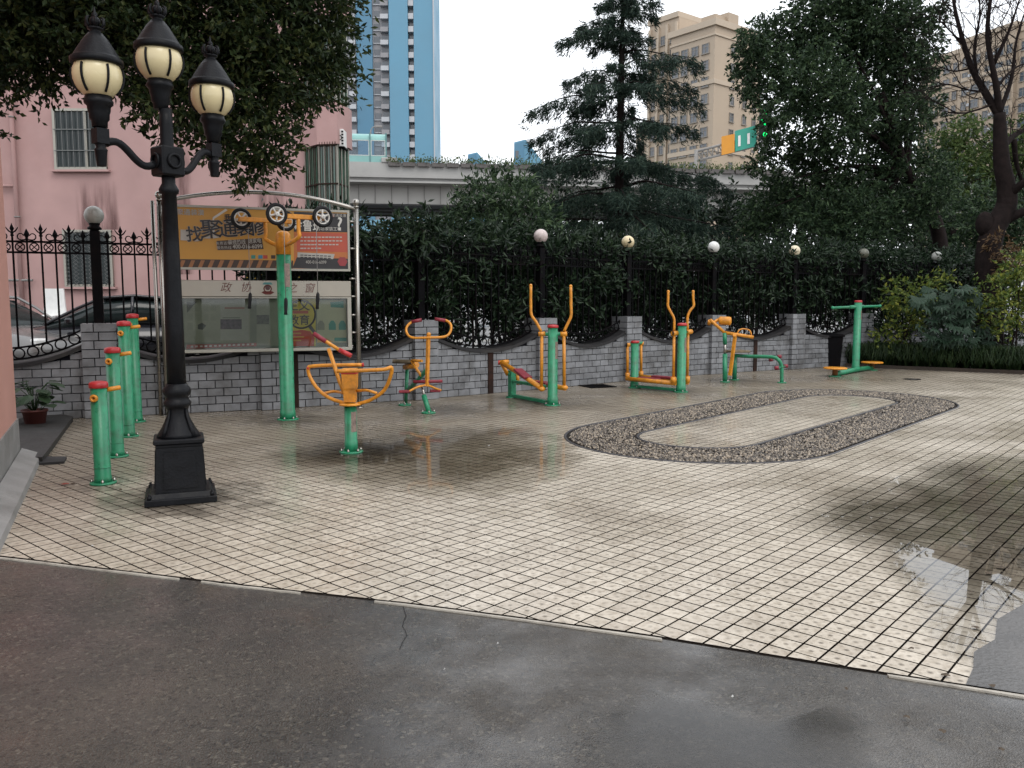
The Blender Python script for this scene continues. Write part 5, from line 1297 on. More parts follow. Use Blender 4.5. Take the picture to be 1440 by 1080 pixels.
# bare tree in the garden bed
BY = 17.4
ba = thing('bare_tree', 'bare dark tree with a knotted trunk at the garden bed', 'tree', (at(1392, 440, BY).x, BY, 0))
def A(x, y, dy=0): return at(1000 + x / 2.7, y / 2.7, BY + dy)
branch(ba, 'trunk', BARKD, [A(1058, 1330), A(1052, 1000), A(1070, 880), A(1118, 790), A(1122, 720), A(1104, 620), A(1098, 520), A(1095, 430)], .27, .11, 12)
MB().ball(A(1038, 850, -.02), .17, 12, 8, 1.5).build('burl', BARKD, ba); MB().ball(A(1122, 770, -.03), .17, 12, 8, 1.2).build('burl', BARKD, ba)
limbs = [([(1095, 440, 0), (1040, 350, .1), (990, 260, .2), (955, 150, .3), (925, 30, .4), (905, -120, .5)], .085), ([(1097, 440, 0), (1082, 320, -.1), (1050, 140, -.2), (1062, -20, -.25), (1070, -160, -.3)], .075), ([(1105, 560, 0), (1150, 515, .3), (1200, 485, .5), (1290, 420, .8)], .08),
         ([(1150, 530, .2), (1160, 620, .3), (1190, 700, .4), (1260, 740, .5)], .06), ([(1125, 745, 0), (1190, 690, -.3), (1270, 640, -.5)], .11), ([(1110, 840, 0), (1200, 800, -.2), (1300, 790, -.4)], .12), ([(1010, 300, .2), (1000, 180, .1), (1020, 60, 0), (1015, -60, 0)], .035), ([(1070, 250, -.1), (1130, 120, -.3), (1180, -30, -.4)], .045),
         ([(1095, 430, 0), (1140, 300, .3), (1160, 150, .5), (1200, 20, .6)], .05), ([(960, 170, .3), (900, 110, .4), (850, 60, .5)], .02), ([(985, 260, .2), (920, 270, .3), (860, 250, .4)], .02), ([(1040, 350, .1), (970, 340, 0), (900, 320, 0), (840, 330, 0)], .022), ([(1060, 400, 0), (1000, 420, -.2), (940, 430, -.3), (880, 400, -.4)], .022), ([(1085, 330, -.1), (1150, 260, .1), (1230, 230, .2)], .03)]
def twigs(p, dv, L, r, depth):
    if depth == 0 or L < .12: return
    pts = [p]; q = p.copy(); d = dv.normalized()
    for i in range(4):
        d = (d + Vector((rng.gauss(0, .22), rng.gauss(0, .22), rng.gauss(.06, .2)))).normalized(); q = q + d * (L / 4); pts.append(q.copy())
    TW.tube(pts, [r, r * .85, r * .7, r * .55, r * .4], 4 if r < .008 else 5, caps=False)
    for i in range(rng.choice([2, 3, 3])):
        k = rng.choice([1, 2, 3, 4]); nd = (d + Vector((rng.gauss(0, .7), rng.gauss(0, .6), rng.gauss(.15, .6)))); twigs(pts[k], nd, L * rng.uniform(.5, .8), r * .55, depth - 1)
for pl, r0 in limbs:
    P = [A(*p) for p in pl]; branch(ba, 'limb', BARKD, P, r0, max(.010, r0 * .25), 7)
    TW = MB(); S = smooth(P, 3)
    for i in range(2, len(S)):
        for q in range(2 if r0 > .03 else 1):
            d = (S[i] - S[i - 1]).normalized() + Vector((rng.gauss(0, .8), rng.gauss(0, .7), rng.gauss(.2, .6))); twigs(S[i], d, rng.uniform(.5, 1.0), .011, 3)
    TW.build('twigs', BARKD, ba)['kind'] = 'stuff'
# brownish clump of dead leaves on the trunk
dl = leaf_mat('russet_leaf', (.06, .035, .02), (.10, .06, .03), (.15, .10, .05), .5, .2)
C_, D_ = twig_points([tuple(A(1110, 940, -.5)), tuple(A(1140, 980, -.5)), tuple(A(1090, 1000, -.4))], [.34, .3, .25], 260, 7, .14, .3)
rs = thing('russet_shrub', 'russet-leaved shrub in front of the bare tree trunk', 'shrub', (A(1110, 1100, -.5).x, BY - .5, 0))
leaf_cloud('foliage', C_, D_, .11, .035, dl, rs, .3)
for k in range(3): branch(rs, 'stem', BARKD, [(rs.location.x + .05 * k, BY - .5, 0), A(1100, 1050, -.5), A(1100 + 15 * k, 960, -.5)], .015, .006, 5)

# lighter trees far to the right behind the hedge
for nm, Y, lst, mt, lb in (('pale_tree', 33, [((1375, 215), 1.4), ((1340, 235), 1.2), ((1420, 225), 1.3), ((1400, 260), 1.5), ((1350, 275), 1.4), ((1460, 250), 1.5), ((1320, 200), .6), ((1355, 190), .7), ((1440, 195), .8)], LLIGHT, 'pale green tree in the distance behind the bare tree'),
                          ('dark_tree', 27, [((1340, 300), 1.2), ((1390, 310), 1.2), ((1440, 300), 1.3), ((1360, 335), 1.0), ((1480, 320), 1.3), ((1420, 340), .9)], LTREE, 'dark green tree low behind the bare tree trunk'),
                          ('dark_tree', 30, [((1060, 330), 1.3), ((1120, 330), 1.4), ((1180, 325), 1.4), ((1240, 330), 1.4), ((1300, 325), 1.4), ((1090, 300), 1.0), ((1210, 300), 1.1), ((1270, 345), 1.2), ((1150, 350), 1.2), ((1340, 345), 1.1)], LDK, 'dark evergreen thicket under the large broadleaf tree'),
                          ('dark_tree', 28, [((640, 345), 1.2), ((600, 350), 1.1), ((790, 330), 1.3), ((840, 310), 1.2), ((800, 290), .9), ((930, 310), 1.3), ((990, 305), 1.4), ((1030, 320), 1.1), ((960, 330), 1.2), ((900, 330), 1.2)], LDK, 'dark evergreen thicket behind the cedar trunk')):
    x0 = at(lst[0][0][0], 400, Y).x
    tr_ = thing(nm, lb, 'tree', (x0, Y, 0))
    C_, D_ = twig_points([tuple(at(p[0], p[1], Y + rng.uniform(-.6, .6))) for p, r in lst], [r for p, r in lst], 110, 8, .3, .4)
    leaf_cloud('crown', C_, D_, .19, .085, mt, tr_, .1)
    branch(tr_, 'trunk', BARKD, [(x0, Y, -.1), (x0 + .1, Y, 2), tuple(at(lst[0][0][0], lst[0][0][1] + 20, Y))], .2, .08, 7)

# ------------------------------------------------------------------ garden bed at the right
bedp = BED + [(13.5, 22), (9.3, 18.9), (7.3, 17.7)]
tag(MB().sheet([(p[0], p[1]) for p in bedp], .02).build('garden_soil', SOIL), kind='structure')
kb = MB()
for a, b2 in zip(BED, BED[1:]):
    a, b2 = Vector((a[0], a[1], 0)), Vector((b2[0], b2[1], 0)); d = b2 - a; kb.box((a + b2) / 2 + Vector((0, 0, .02)), (d.length, .08, .09), math.atan2(d.y, d.x))
tag(kb.build('bed_kerb', plain('brown_kerb', (.04, .028, .02), .8, var=.3, scale=8, bump=.4)), kind='structure')
# arching border grass
GC, GD = [], []
for i in range(620):
    s_ = rng.random(); k = 0 if s_ < .12 else (1 if s_ < .5 else 2); a, b2 = Vector(BED[k]), Vector(BED[k + 1]); p = a.lerp(b2, rng.random()) + Vector((.42, .60)) * rng.uniform(.06, 1.4)
    for j in range(20): GC.append((p.x, p.y, .02, rng.uniform(0, 2 * PI), rng.uniform(.26, .50), rng.uniform(.22, .58)))
GV, GT = [], []
for (x, y, z, a, h, o_) in GC:
    dx, dy = math.cos(a), math.sin(a); wx, wy = -dy * .008, dx * .008; b0 = len(GV)
    for t_, zz in ((0, 0), (.30, .78), (.66, 1.0), (1.0, .52)):
        w = 1 - t_ * .8; GV += [(x + dx * o_ * t_ - wx * w, y + dy * o_ * t_ - wy * w, z + h * zz), (x + dx * o_ * t_ + wx * w, y + dy * o_ * t_ + wy * w, z + h * zz)]
    GT += [[b0 + 2 * q, b0 + 2 * q + 1, b0 + 2 * q + 3, b0 + 2 * q + 2] for q in range(3)]
tag(fast_mesh('border_grass', np.array(GV), np.array(GT), LGRS), 'arching dark border grass along the garden bed kerb', 'grass', kind='stuff')
def shrub(name, label, lst, Y, mat, Ln, Wd, n, fl=7, tw=.18, droop=0.0, stems=5):
    x0 = at(sum(p[0] for p, r in lst) / len(lst), 480, Y).x; t = thing(name, label, 'shrub', (x0, Y, 0))
    C_, D_ = twig_points([tuple(at(p[0], p[1], Y + rng.uniform(-.25, .25))) for p, r in lst], [r for p, r in lst], n, fl, tw, .35)
    leaf_cloud('foliage', C_, D_, Ln, Wd, mat, t, droop)
    for k in range(stems):
        p, r = rng.choice(lst); e = at(p[0], p[1], Y); b0 = Vector((x0 + rng.uniform(-.2, .2), Y, 0)); branch(t, 'stem', BARKD, [b0, b0.lerp(e, .5) + Vector((0, 0, .1)), e], .02, .006, 5)
    return t
shrub('yellow_green_shrub', 'yellow-green leafy shrub right of the waist twister', [((1262, 412), .32), ((1290, 415), .36), ((1310, 412), .25), ((1250, 425), .2), ((1285, 440), .3), ((1255, 470), .2), ((1270, 455), .28), ((1240, 478), .2), ((1330, 395), .18)], 17.0, LYEL, .10, .05, 300)
shrub('yellow_green_shrub', 'yellow-green leafy shrub at the right edge of the garden bed', [((1390, 415), .35), ((1420, 405), .4), ((1440, 430), .4), ((1410, 440), .3), ((1380, 440), .25), ((1450, 395), .4), ((1435, 370), .3), ((1425, 460), .25)], 16.0, LYEL, .10, .05, 300)
shrub('dark_shrub', 'dark small-leaved shrub between the yellow-green shrubs and wall', [((1260, 440), .4), ((1300, 455), .4), ((1345, 400), .4), ((1230, 470), .3), ((1380, 470), .35), ((1285, 480), .3), ((1425, 480), .3), ((1340, 375), .35), ((1400, 385), .35), ((1420, 430), .4), ((1445, 460), .45), ((1405, 465), .35), ((1440, 410), .35)], 17.5, LDK, .09, .04, 300)
# fatsia: big hand-shaped leaves
fx = at(1340, 480, 16.3).x; ft_ = thing('fan_leaf_shrub', 'dark shrub with large hand-shaped leaves in the garden bed', 'shrub', (fx, 16.3, 0))
FVm = MB(); lobes = 7
fv = [(0, 0, 0)]; ff = []
for q in range(lobes):
    a = (q - 3) * .50; Lq = 1.0 - .09 * abs(q - 3); i0 = len(fv)
    fv += [(.52 * math.sin(a - .24), .52 * math.cos(a - .24), .02), (Lq * math.sin(a), Lq * math.cos(a), -.16), (.52 * math.sin(a + .24), .52 * math.cos(a + .24), .02), (.55 * math.sin(a), .55 * math.cos(a), .055)]
    ff += [[0, i0 + 3, i0], [0, i0 + 2, i0 + 3], [i0, i0 + 3, i0 + 1], [i0 + 3, i0 + 2, i0 + 1]]
fm = MB().add(fv, ff).mesh('leaf', LFAT)
for i in range(120):
    p = at(rng.gauss(1340, 27), rng.uniform(402, 486), 16.3 + rng.uniform(-.6, .35)); 
    link('leaf', fm, ft_, p - ft_.location, (rng.gauss(-.75, .35), rng.gauss(0, .3), PI + rng.uniform(-1.2, 1.2)), (rng.uniform(.19, .29),) * 3)
for k in range(6):
    e = at(1315 + 10 * k, 420, 16.3); b0 = Vector((fx + rng.uniform(-.15, .15), 16.3, 0)); branch(ft_, 'stem', BARKD, [b0, b0.lerp(e, .6), e], .02, .01, 5)
# pot plant behind the step
pp = gp(50, 602); pt = thing('pot_plant', 'broad-leaved plant in a dark red pot behind the step', 'plant', (pp.x, pp.y, 0))
MB().lathe([(.09, 0), (.12, .18), (.13, .18), (.13, .20), (.11, .20), (.10, .17), (0, .17)], pp, 16).build('pot', plain('dark_red_pot', (.10, .025, .02), .6), pt)
for i in range(26):
    a = rng.uniform(0, 2 * PI); l = rng.uniform(.13, .2); o_ = Vector((math.cos(a), math.sin(a), 0)) * rng.uniform(.05, .28); p = pp + o_ + Vector((0, 0, rng.uniform(.24, .5)))
    lf = MB().add([(0, 0, 0), (.42, .35, .03), (.35, .75, 0), (0, 1, -.12), (-.35, .75, 0), (-.42, .35, .03)], [[0, 1, 2, 3], [0, 3, 4, 5]])
    link('leaf', lf.mesh('leaf', LTREE), pt, p - pt.location, (rng.uniform(-.5, .1), 0, a - PI / 2), (l,) * 3)
    T(pt, 'stalk', LTREE, [pp + Vector((0, 0, .17)), pp + o_ * .5 + Vector((0, 0, p.z - .08)), p], .005, 4)

# ------------------------------------------------------------------ street beyond the fence
tag(MB().sheet([(-60, 8), (WALL[2][0], WALL[2][1] + .3)] and [(-60, 6.5), (-9.5, 8.2)] + [(p[0], p[1] + .25) for p in WALL[1:]] + [(60, 40), (120, 140), (-120, 140)], -.03).build('street', STREET), kind='structure')

# ------------------------------------------------------------------ pink apartment block behind the fence
PB = thing('apartment_block', 'pink rendered apartment block with barred windows behind the fence', 'building', (-10, 21, 0))
XR = at(430, 205, 21).x
MB().prism([(-24, 21), (XR, 21), (XR - 1.9, 27), (-24, 27)], -.1, 11.3).build('wall', PINK, PB)
MB().box(((XR - 24) / 2, 20.985, .30), (XR + 24, .05, .62)).build('plinth', GREYC, PB)
def barred_window(x0, x1, z0, z1, kind):
    cx_, cz = (x0 + x1) / 2, (z0 + z1) / 2; w, h = x1 - x0, z1 - z0; yf = 20.995
    wd = MB().box((cx_, yf + .0, cz), (w, .03, h)).build('window', GLASSD, PB)
    for c, s_ in (((x0, yf - .03, cz), (.06, .07, h)), ((x1, yf - .03, cz), (.06, .07, h)), ((cx_, yf - .03, z0), (w + .06, .075, .06)), ((cx_, yf - .03, z1), (w + .06, .075, .06)), ((cx_ + .12 * w, yf - .03, cz), (.07, .05, h - .06))): MB().box(c, s_).build('frame', ALU, wd)
    GR = plain('window_bar_%s%d' % (kind, int(z0 * 10)), (.15, .155, .15), .6)
    if kind == 'bars':
        for i in range(9): x = x0 + w * (i + .5) / 9; MB().box((x, yf - .09, cz), (.011, .011, h - .04)).build('bar', GR, wd)
        for z in (z0 + h * .3, z0 + h * .66): MB().box((cx_, yf - .10, z), (w, .018, .02)).build('bar', GR, wd)
    else:
        for i in range(6):
            x = x0 + w * (i + .5) / 6; pts1 = [(x + .06 * math.sin(q * PI / 2 + PI / 2 * 0) * (1 if q % 2 else -1), yf - .09, z0 + h * q / 14) for q in range(15)]
            MB().tube([(x + (.065 if q % 2 else -.065), yf - .09, z0 + h * q / 14) for q in range(15)], .008, 4).build('lattice_bar', GR, wd)
            MB().tube([(x - (.065 if q % 2 else -.065), yf - .095, z0 + h * q / 14) for q in range(15)], .008, 4).build('lattice_bar', GR, wd)
    MB().box((cx_, yf - .05, z0 - .06), (w + .2, .14, .05)).build('sill', PINK, wd)
barred_window(-11.2, -9.98, 4.58, 5.98, 'bars'); barred_window(-11.1, -9.95, 1.72, 3.06, 'lattice'); barred_window(-11.2, -9.98, 7.5, 8.9, 'bars')
px0 = at(24, 300, 20.9).x
MB().tube([(px0, 20.9, 0), (px0, 20.9, 11)], .055, 10).build('drain_pipe', PINK, PB)
for z in (1.0, 3.4, 5.8, 8.2): MB().torus((px0, 20.9, z), .06, .018, seg=12, rs=5).build('pipe_clip', GREYC, PB)
MB().tube([(px0 - 1.2, 20.9, 4.15), (px0, 20.9, 4.15)], .035, 8).build('side_pipe', PINK, PB)
MB().tube([(px0 - .5, 20.88, 1.85), (px0 + .3, 20.88, 1.85)], .03, 8).build('side_pipe', GREYC, PB)
def soot_mat():
    m, nt, N, L, b = nodes('soot_streak'); b.inputs['Base Color'].default_value = (.16, .085, .08, 1); b.inputs['Roughness'].default_value = .9
    tc = N.new('ShaderNodeTexCoord'); mp = N.new('ShaderNodeMapping'); mp.inputs['Scale'].default_value = (4.0, 1, .5); nz = N.new('ShaderNodeTexNoise'); nz.inputs['Scale'].default_value = 1.6; nz.inputs['Detail'].default_value = 8
    L.new(tc.outputs['Object'], mp.inputs[0]); L.new(mp.outputs[0], nz.inputs['Vector'])
    at_ = N.new('ShaderNodeAttribute'); at_.attribute_name = 'rim'; ad = N.new('ShaderNodeMath'); ad.operation = 'MULTIPLY'; L.new(at_.outputs['Fac'], ad.inputs[0])
    mr = N.new('ShaderNodeMapRange'); mr.inputs[1].default_value = .35; mr.inputs[2].default_value = .65; mr.inputs[4].default_value = .9; L.new(nz.outputs[0], mr.inputs[0]); L.new(mr.outputs[0], ad.inputs[1])
    tr = N.new('ShaderNodeBsdfTransparent'); ms = N.new('ShaderNodeMixShader'); L.new(ad.outputs[0], ms.inputs[0]); L.new(tr.outputs[0], ms.inputs[1]); L.new(b.outputs[0], ms.inputs[2]); L.new(ms.outputs[0], N['Material Output'].inputs[0])
    return m
def soot(x0, x1, z0, z1):
    nx, nz_ = 8, 8; vs = []; rim = []
    for j in range(nz_ + 1):
        for i in range(nx + 1): vs.append((x0 + (x1 - x0) * i / nx, 20.993, z0 + (z1 - z0) * j / nz_)); rim.append(min(1, 2.2 * math.sin(PI * i / nx)) * (1 - (j / nz_) ** 1.5) if 0 < i < nx else 0)
    o = MB().add(vs, [[j * (nx + 1) + i, j * (nx + 1) + i + 1, (j + 1) * (nx + 1) + i + 1, (j + 1) * (nx + 1) + i] for j in range(nz_) for i in range(nx)]).build('soot_stain', soot_mat() if 'soot_streak' not in bpy.data.materials else bpy.data.materials['soot_streak'], PB)
    a_ = o.data.attributes.new('rim', 'FLOAT', 'POINT'); a_.data.foreach_set('value', rim)
soot(-10.8, -9.7, 3.1, 4.35); soot(-8.6, -7.9, 2.0, 6.5); soot(-6.4, -5.6, 2.0, 5.0)
# glazed bay at the right-hand corner
XB = XR; XE = at(478, 250, 20.2).x
BAYG = plain('green_bay_glass', (.05, .13, .09), .12, var=.3, scale=1.5, spec=.8)
for zi, (z0, z1) in enumerate(((.6, 2.7), (3.2, 5.05), (6.0, 8.0), (8.9, 10.6))):
    for f_i, (a, b2) in enumerate((((XB, 20.99), (XB + .45, 20.45)), ((XB + .45, 20.45), (XE - .08, 20.35)), ((XE - .08, 20.35), (XE + .05, 21.0)))):
        d = Vector((b2[0] - a[0], b2[1] - a[1], 0)); L = d.length; an = math.atan2(d.y, d.x)
        g_ = MB().box(((a[0] + b2[0]) / 2, (a[1] + b2[1]) / 2, (z0 + z1) / 2), (L, .03, z1 - z0), an).build('bay_window', BAYG, PB)
        for q in range(4):
            t_ = q / 3; MB().box((a[0] + d.x * t_, a[1] + d.y * t_ - .03, (z0 + z1) / 2), (.045, .05, z1 - z0), an).build('mullion', ALU, g_)
        for q in range(7): t_ = (q + .5) / 7; MB().box((a[0] + d.x * t_, a[1] + d.y * t_ - .09, (z0 + z1) / 2), (.014, .014, z1 - z0 + .1), an).build('bar', RUST, g_)
        for z in (z0 + .02, (z0 + z1) / 2, z1 - .02): MB().box(((a[0] + b2[0]) / 2, (a[1] + b2[1]) / 2 - .085, z), (L, .025, .03), an).build('rail', RUST, g_)
for z0, z1 in ((2.7, 3.2), (5.05, 6.0), (8.0, 8.9), (10.6, 11.3)):
    MB().prism([(XB - .05, 21.2), (XB - .02, 20.85), (XB + .42, 20.36), (XE - .05, 20.26), (XE + .12, 20.9), (XE + .12, 21.2)], z0, z1).build('bay_band', PINK, PB)
MB().prism([(XB + .02, 21.05), (XE - .05, 21.05), (XE - .9, 23.5), (XB - .7, 23.5)], 0, 11.2).build('bay_core', PINK, PB)
ac = thing('air_conditioner', 'white air conditioner unit mounted beside the glazed bay', 'air conditioner', (at(484, 212, 20.6).x, 20.6, 5.2))
c = at(481, 196, 20.6)
MB().box(c, (.17, .45, .40), bev=.01).build('case', WHITEP, ac)
MB().torus(c + Vector((-.02, -.23, 0)), .055, .01, (0, 1, 0), 16, 5).build('fan_ring', RUBBER, ac)
for k in range(5): MB().box(c + Vector((.055, -.23, -.14 + .07 * k)), (.05, .012, .04)).build('louvre', RUBBER, ac)
MB().box(c + Vector((0, .05, -.215)), (.19, .45, .025)).build('bracket', IRON, ac)

# ------------------------------------------------------------------ parked cars, chair, barrier behind the fence
def car(label, loc, rz, paint):
    t = thing('parked_car', label, 'car', loc, rz, 'cars parked behind the fence'); W = .88
    def ringsec(x, hw, z0, z1, k=.28, n=14):
        out = []
        for i in range(n):
            a = 2 * PI * i / n; ca, sa = math.cos(a), math.sin(a); e = .55
            out.append((x, hw * math.copysign(abs(ca) ** e, ca), (z0 + z1) / 2 + (z1 - z0) / 2 * math.copysign(abs(sa) ** e, sa)))
        return out
    def loft(secs, name, mat, parent=t):
        m = MB(); n = len(secs[0]); vs = [p for s_ in secs for p in s_]
        fs = [[i * n + k, i * n + (k + 1) % n, (i + 1) * n + (k + 1) % n, (i + 1) * n + k] for i in range(len(secs) - 1) for k in range(n)] + [list(range(n))[::-1], [(len(secs) - 1) * n + k for k in range(n)]]
        return m.add(vs, fs, True).build(name, mat, parent, local=True)
    loft([ringsec(-2.28, .62, .34, .72), ringsec(-2.2, .78, .24, .84), ringsec(-1.7, .86, .2, .93), ringsec(-.9, W, .2, .95), ringsec(.4, W, .2, .95), ringsec(1.1, .87, .2, .92), ringsec(1.8, .84, .22, .82), ringsec(2.15, .76, .26, .72), ringsec(2.28, .6, .36, .62)], 'body', paint)
    loft([ringsec(-1.62, .70, .80, .96), ringsec(-1.05, .68, .85, 1.36), ringsec(-.3, .67, .85, 1.43), ringsec(.25, .68, .85, 1.38), ringsec(1.12, .72, .80, .95)], 'cabin_glass', GLASSD)
    rf = loft([ringsec(-1.0, .60, 1.355, 1.385), ringsec(-.6, .62, 1.39, 1.44), ringsec(-.2, .62, 1.40, 1.45), ringsec(.2, .60, 1.375, 1.41)], 'roof', paint)
    for s_ in (-1, 1):
        MB().tube([(1.14, s_ * .68, .93), (.6, s_ * .665, 1.22), (.22, s_ * .63, 1.395), (-.3, s_ * .64, 1.435), (-1.0, s_ * .63, 1.375), (-1.4, s_ * .67, 1.12), (-1.66, s_ * .70, .95)], .028, 6).build('pillar', paint, t, local=True)
        MB().tube([(-.25, s_ * .69, .93), (-.28, s_ * .655, 1.42)], .03, 6).build('pillar', paint, t, local=True)
        MB().box((.75, s_ * .97, 1.0), (.12, .16, .11), bev=.03).build('mirror', paint, t, local=True)
        MB().box((2.12, s_ * .6, .66), (.2, .22, .12), bev=.03).build('headlight', WHITEP, t, local=True)
        MB().box((-2.2, s_ * .62, .74), (.12, .22, .13), bev=.03).build('tail_light', RED, t, local=True)
        for x in (-1.35, 1.38):
            wl_ = MB().torus((x, s_ * .78, .31), .235, .085, (0, 1, 0), 22, 8).build('wheel', RUBBER, t, local=True)
            MB().lathe([(.19, -.05), (.20, .03), (.05, .05)], (x, s_ * .78, .31), 16, (0, s_, 0)).build('rim', STEEL, wl_, local=True)
    return t
CARB = plain('black_car_paint', (.012, .012, .015), .14, var=.1, scale=3, spec=.6); CARG = plain('silver_car_paint', (.20, .195, .19), .22, metal=.4, var=.08, scale=3)
c = at(163, 430, 15.6); car('black saloon car parked behind the fence, left of the notice board', (c.x, c.y, 0), math.radians(205), CARB)
c = at(-30, 430, 15.2); car('grey saloon car parked behind the fence, beside the near pink wall', (c.x, c.y, 0), math.radians(-20), CARG)
c = at(73, 440, 19.0); ch = thing('plastic_chair', 'white plastic chair standing by the pink block', 'chair', (c.x, c.y, 0))
cx_, cy_ = c.x, c.y
MB().add([(cx_ - .26, cy_ + .12, 1.02), (cx_ + .26, cy_ + .12, 1.02), (cx_ + .20, cy_ + .16, 1.62), (cx_ - .24, cy_ + .16, 1.62), (cx_ - .26, cy_ + .16, 1.02), (cx_ + .26, cy_ + .16, 1.02), (cx_ + .20, cy_ + .20, 1.62), (cx_ - .24, cy_ + .20, 1.62)], [[0, 1, 2, 3], [5, 4, 7, 6], [1, 5, 6, 2], [4, 0, 3, 7], [3, 2, 6, 7], [4, 5, 1, 0]]).build('backrest', WHITEP, ch)
MB().box((cx_, cy_ - .1, 1.0), (.5, .5, .05), bev=.015).build('seat', WHITEP, ch)
for sx in (-1, 1):
    for sy in (-1, 1): MB().box((cx_ + sx * .2, cy_ - .1 + sy * .2, .49), (.06, .06, .98)).build('leg', RUBBER, ch)
# hazard boards glimpsed under the advert panel
hz = thing('hazard_barrier', 'dark barrier with yellow and black plates seen below the advert', 'barrier', (at(420, 390, 14).x, 14, 0))
a, b2 = at(345, 389, 14), at(486, 389, 14)
MB().box((a + b2) / 2, (b2.x - a.x, .06, .19)).build('beam', RUBBER, hz)
for i, px in enumerate((353, 368, 378, 416)):
    q = at(px, 388, 13.96); pl = MB().box(q, (.14, .01, .11)).build('plate', plain('hazard_yellow%d' % i, (.55, .36, .03), .5), hz)
    for s_ in (-.045, .01): MB().slab([(q.x + s_, q.z - .05), (q.x + s_ + .025, q.z - .05), (q.x + s_ + .05, q.z + .05), (q.x + s_ + .025, q.z + .05)], 13.945, 13.952).build('stripe', RUBBER, pl)
for x in (a.x + .2, b2.x - .2): MB().box((x, 14.05, .85), (.08, .08, 1.7)).build('post', IRON, hz)
# white street railing beyond the hedge
wr = thing('street_railing', 'white street railing glimpsed through gaps in the hedge', 'railing', (2, 24, 0))
for x in np.arange(-4.2, 13.5, 1.6): MB().box((x, 22 + .35 * (x + 4), .55), (.07, .07, 1.1)).build('post', WHITEP, wr)
for z in (.25, 1.02): MB().box((4.6, 22 + .35 * 8.6, z), (18.9, .04, .06), math.atan(.35)).build('rail', WHITEP, wr)
for i in range(110): x = -4.2 + i * .163; MB().box((x, 22 + .35 * (x + 4), .64), (.03, .03, .76)).build('bar', WHITEP, wr)
vn = thing('white_van', 'white van on the street glimpsed through the hedge', 'van', (2.2, 30, 0))
VW = plain('white_van_paint', (.70, .71, .72), .3, var=.04)
m = MB(); m.slab([(-.4, .35), (4.6, .35), (4.6, 2.0), (4.45, 2.15), (1.1, 2.15), (.35, 1.35), (-.3, 1.15), (-.4, .9)], 29.2, 31.0); m.build('body', VW, vn)
m = MB(); m.slab([(.55, 1.35), (1.9, 1.35), (1.9, 1.95), (1.1, 1.95)], 29.18, 29.21); m.build('window', GLASSD, vn)
for x in (.55, 3.6):
    w = MB().torus((x, 29.3, .34), .25, .09, (0, 1, 0), 20, 8).build('wheel', RUBBER, vn); MB().lathe([(.18, 0), (.18, .05)], (x, 29.25, .34), 14, (0, -1, 0)).build('rim', STEEL, w)
vn2 = thing('white_hoarding', 'long pale wall across the street behind the hedge', 'wall', (5, 45, 0))
MB().box((6, 45, 1.6), (46, .3, 3.2)).build('panel', plain('pale_hoarding', (.62, .64, .66), .6, var=.05, scale=.5), vn2)
for i in range(16): MB().box((-16 + i * 2.9, 44.8, 1.65), (.1, .12, 3.3)).build('post', GREYC, vn2)

# ------------------------------------------------------------------ elevated road
h0, h1 = Vector((-30, 57.4, 0)), Vector((44, 68.1, 0)); hd_ = (h1 - h0); HL = hd_.length; hd_ /= HL; hn = Vector((-hd_.y, hd_.x, 0)); ha = math.atan2(hd_.y, hd_.x)
hw = thing('elevated_road', 'grey concrete elevated road with ribbed girder behind the trees', 'bridge', h0, ha)
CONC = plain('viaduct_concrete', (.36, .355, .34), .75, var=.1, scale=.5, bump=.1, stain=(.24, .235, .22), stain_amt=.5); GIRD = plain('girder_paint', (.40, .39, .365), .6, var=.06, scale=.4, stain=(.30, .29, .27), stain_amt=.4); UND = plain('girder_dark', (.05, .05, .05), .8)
LBk = dict(local=True)
MB().box((HL / 2, 4.5, 9.75), (HL, 10.4, .30)).build('deck', CONC, hw, **LBk)
MB().box((HL / 2, -.55, 10.35), (HL, .30, 1.25)).build('parapet', CONC, hw, **LBk)
MB().box((HL / 2, -.74, 10.02), (HL, .12, .18)).build('parapet_ledge', CONC, hw, **LBk)
MB().box((HL / 2, .9, 9.0), (HL, .30, 1.42)).build('girder', GIRD, hw, **LBk)
for i in range(64): MB().box((.6 + i * 1.17, .73, 9.0), (.07, .06, 1.40)).build('stiffener', plain('stiffener', (.24, .235, .22), .7) if i == 0 else bpy.data.materials['stiffener'], hw, **LBk)
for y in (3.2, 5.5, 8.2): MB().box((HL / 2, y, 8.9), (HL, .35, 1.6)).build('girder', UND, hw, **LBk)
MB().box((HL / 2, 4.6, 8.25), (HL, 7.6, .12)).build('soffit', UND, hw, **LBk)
for u in (6, 32, 58): MB().box((u, 4.5, 4.0), (1.8, 2.4, 8.3)).build('pier', CONC, hw, **LBk); 
pl0 = None
PLM = plain('planter_plastic', (.11, .10, .095), .7, var=.2)
def hw_u(px): # station along the road at a bearing
    k = (px - 720) / F_PX; return (k * h0.y - h0.x) / (hd_.x - k * hd_.y)
LPLANT = leaf_mat('planter_leaf', (.05, .075, .03), (.09, .13, .045), (.15, .17, .07), .5, .3)
u = hw_u(549) ; i = 0
while u < hw_u(1075):
    t = thing('planter_box', 'planter box with trailing greenery on the elevated road parapet', 'planter', h0 + hd_ * u - hn * .8 + Vector((0, 0, 10.75)), ha, 'planter boxes along the parapet')
    MB().box((.45, 0, .1), (.82, .32, .28), taper=1.1).build('trough', PLM, t, **LBk)
    n = 90; C_ = np.stack([nr.uniform(-.05, .95, n), nr.normal(0, .14, n), .2 + np.abs(nr.normal(.08, .2, n))], 1); D_ = nr.normal(size=(n, 3)); D_[:, 2] += .4
    f_ = leaf_cloud('greenery', C_, D_, .22, .09, LPLANT, None); f_.parent = t
    u += 1.02
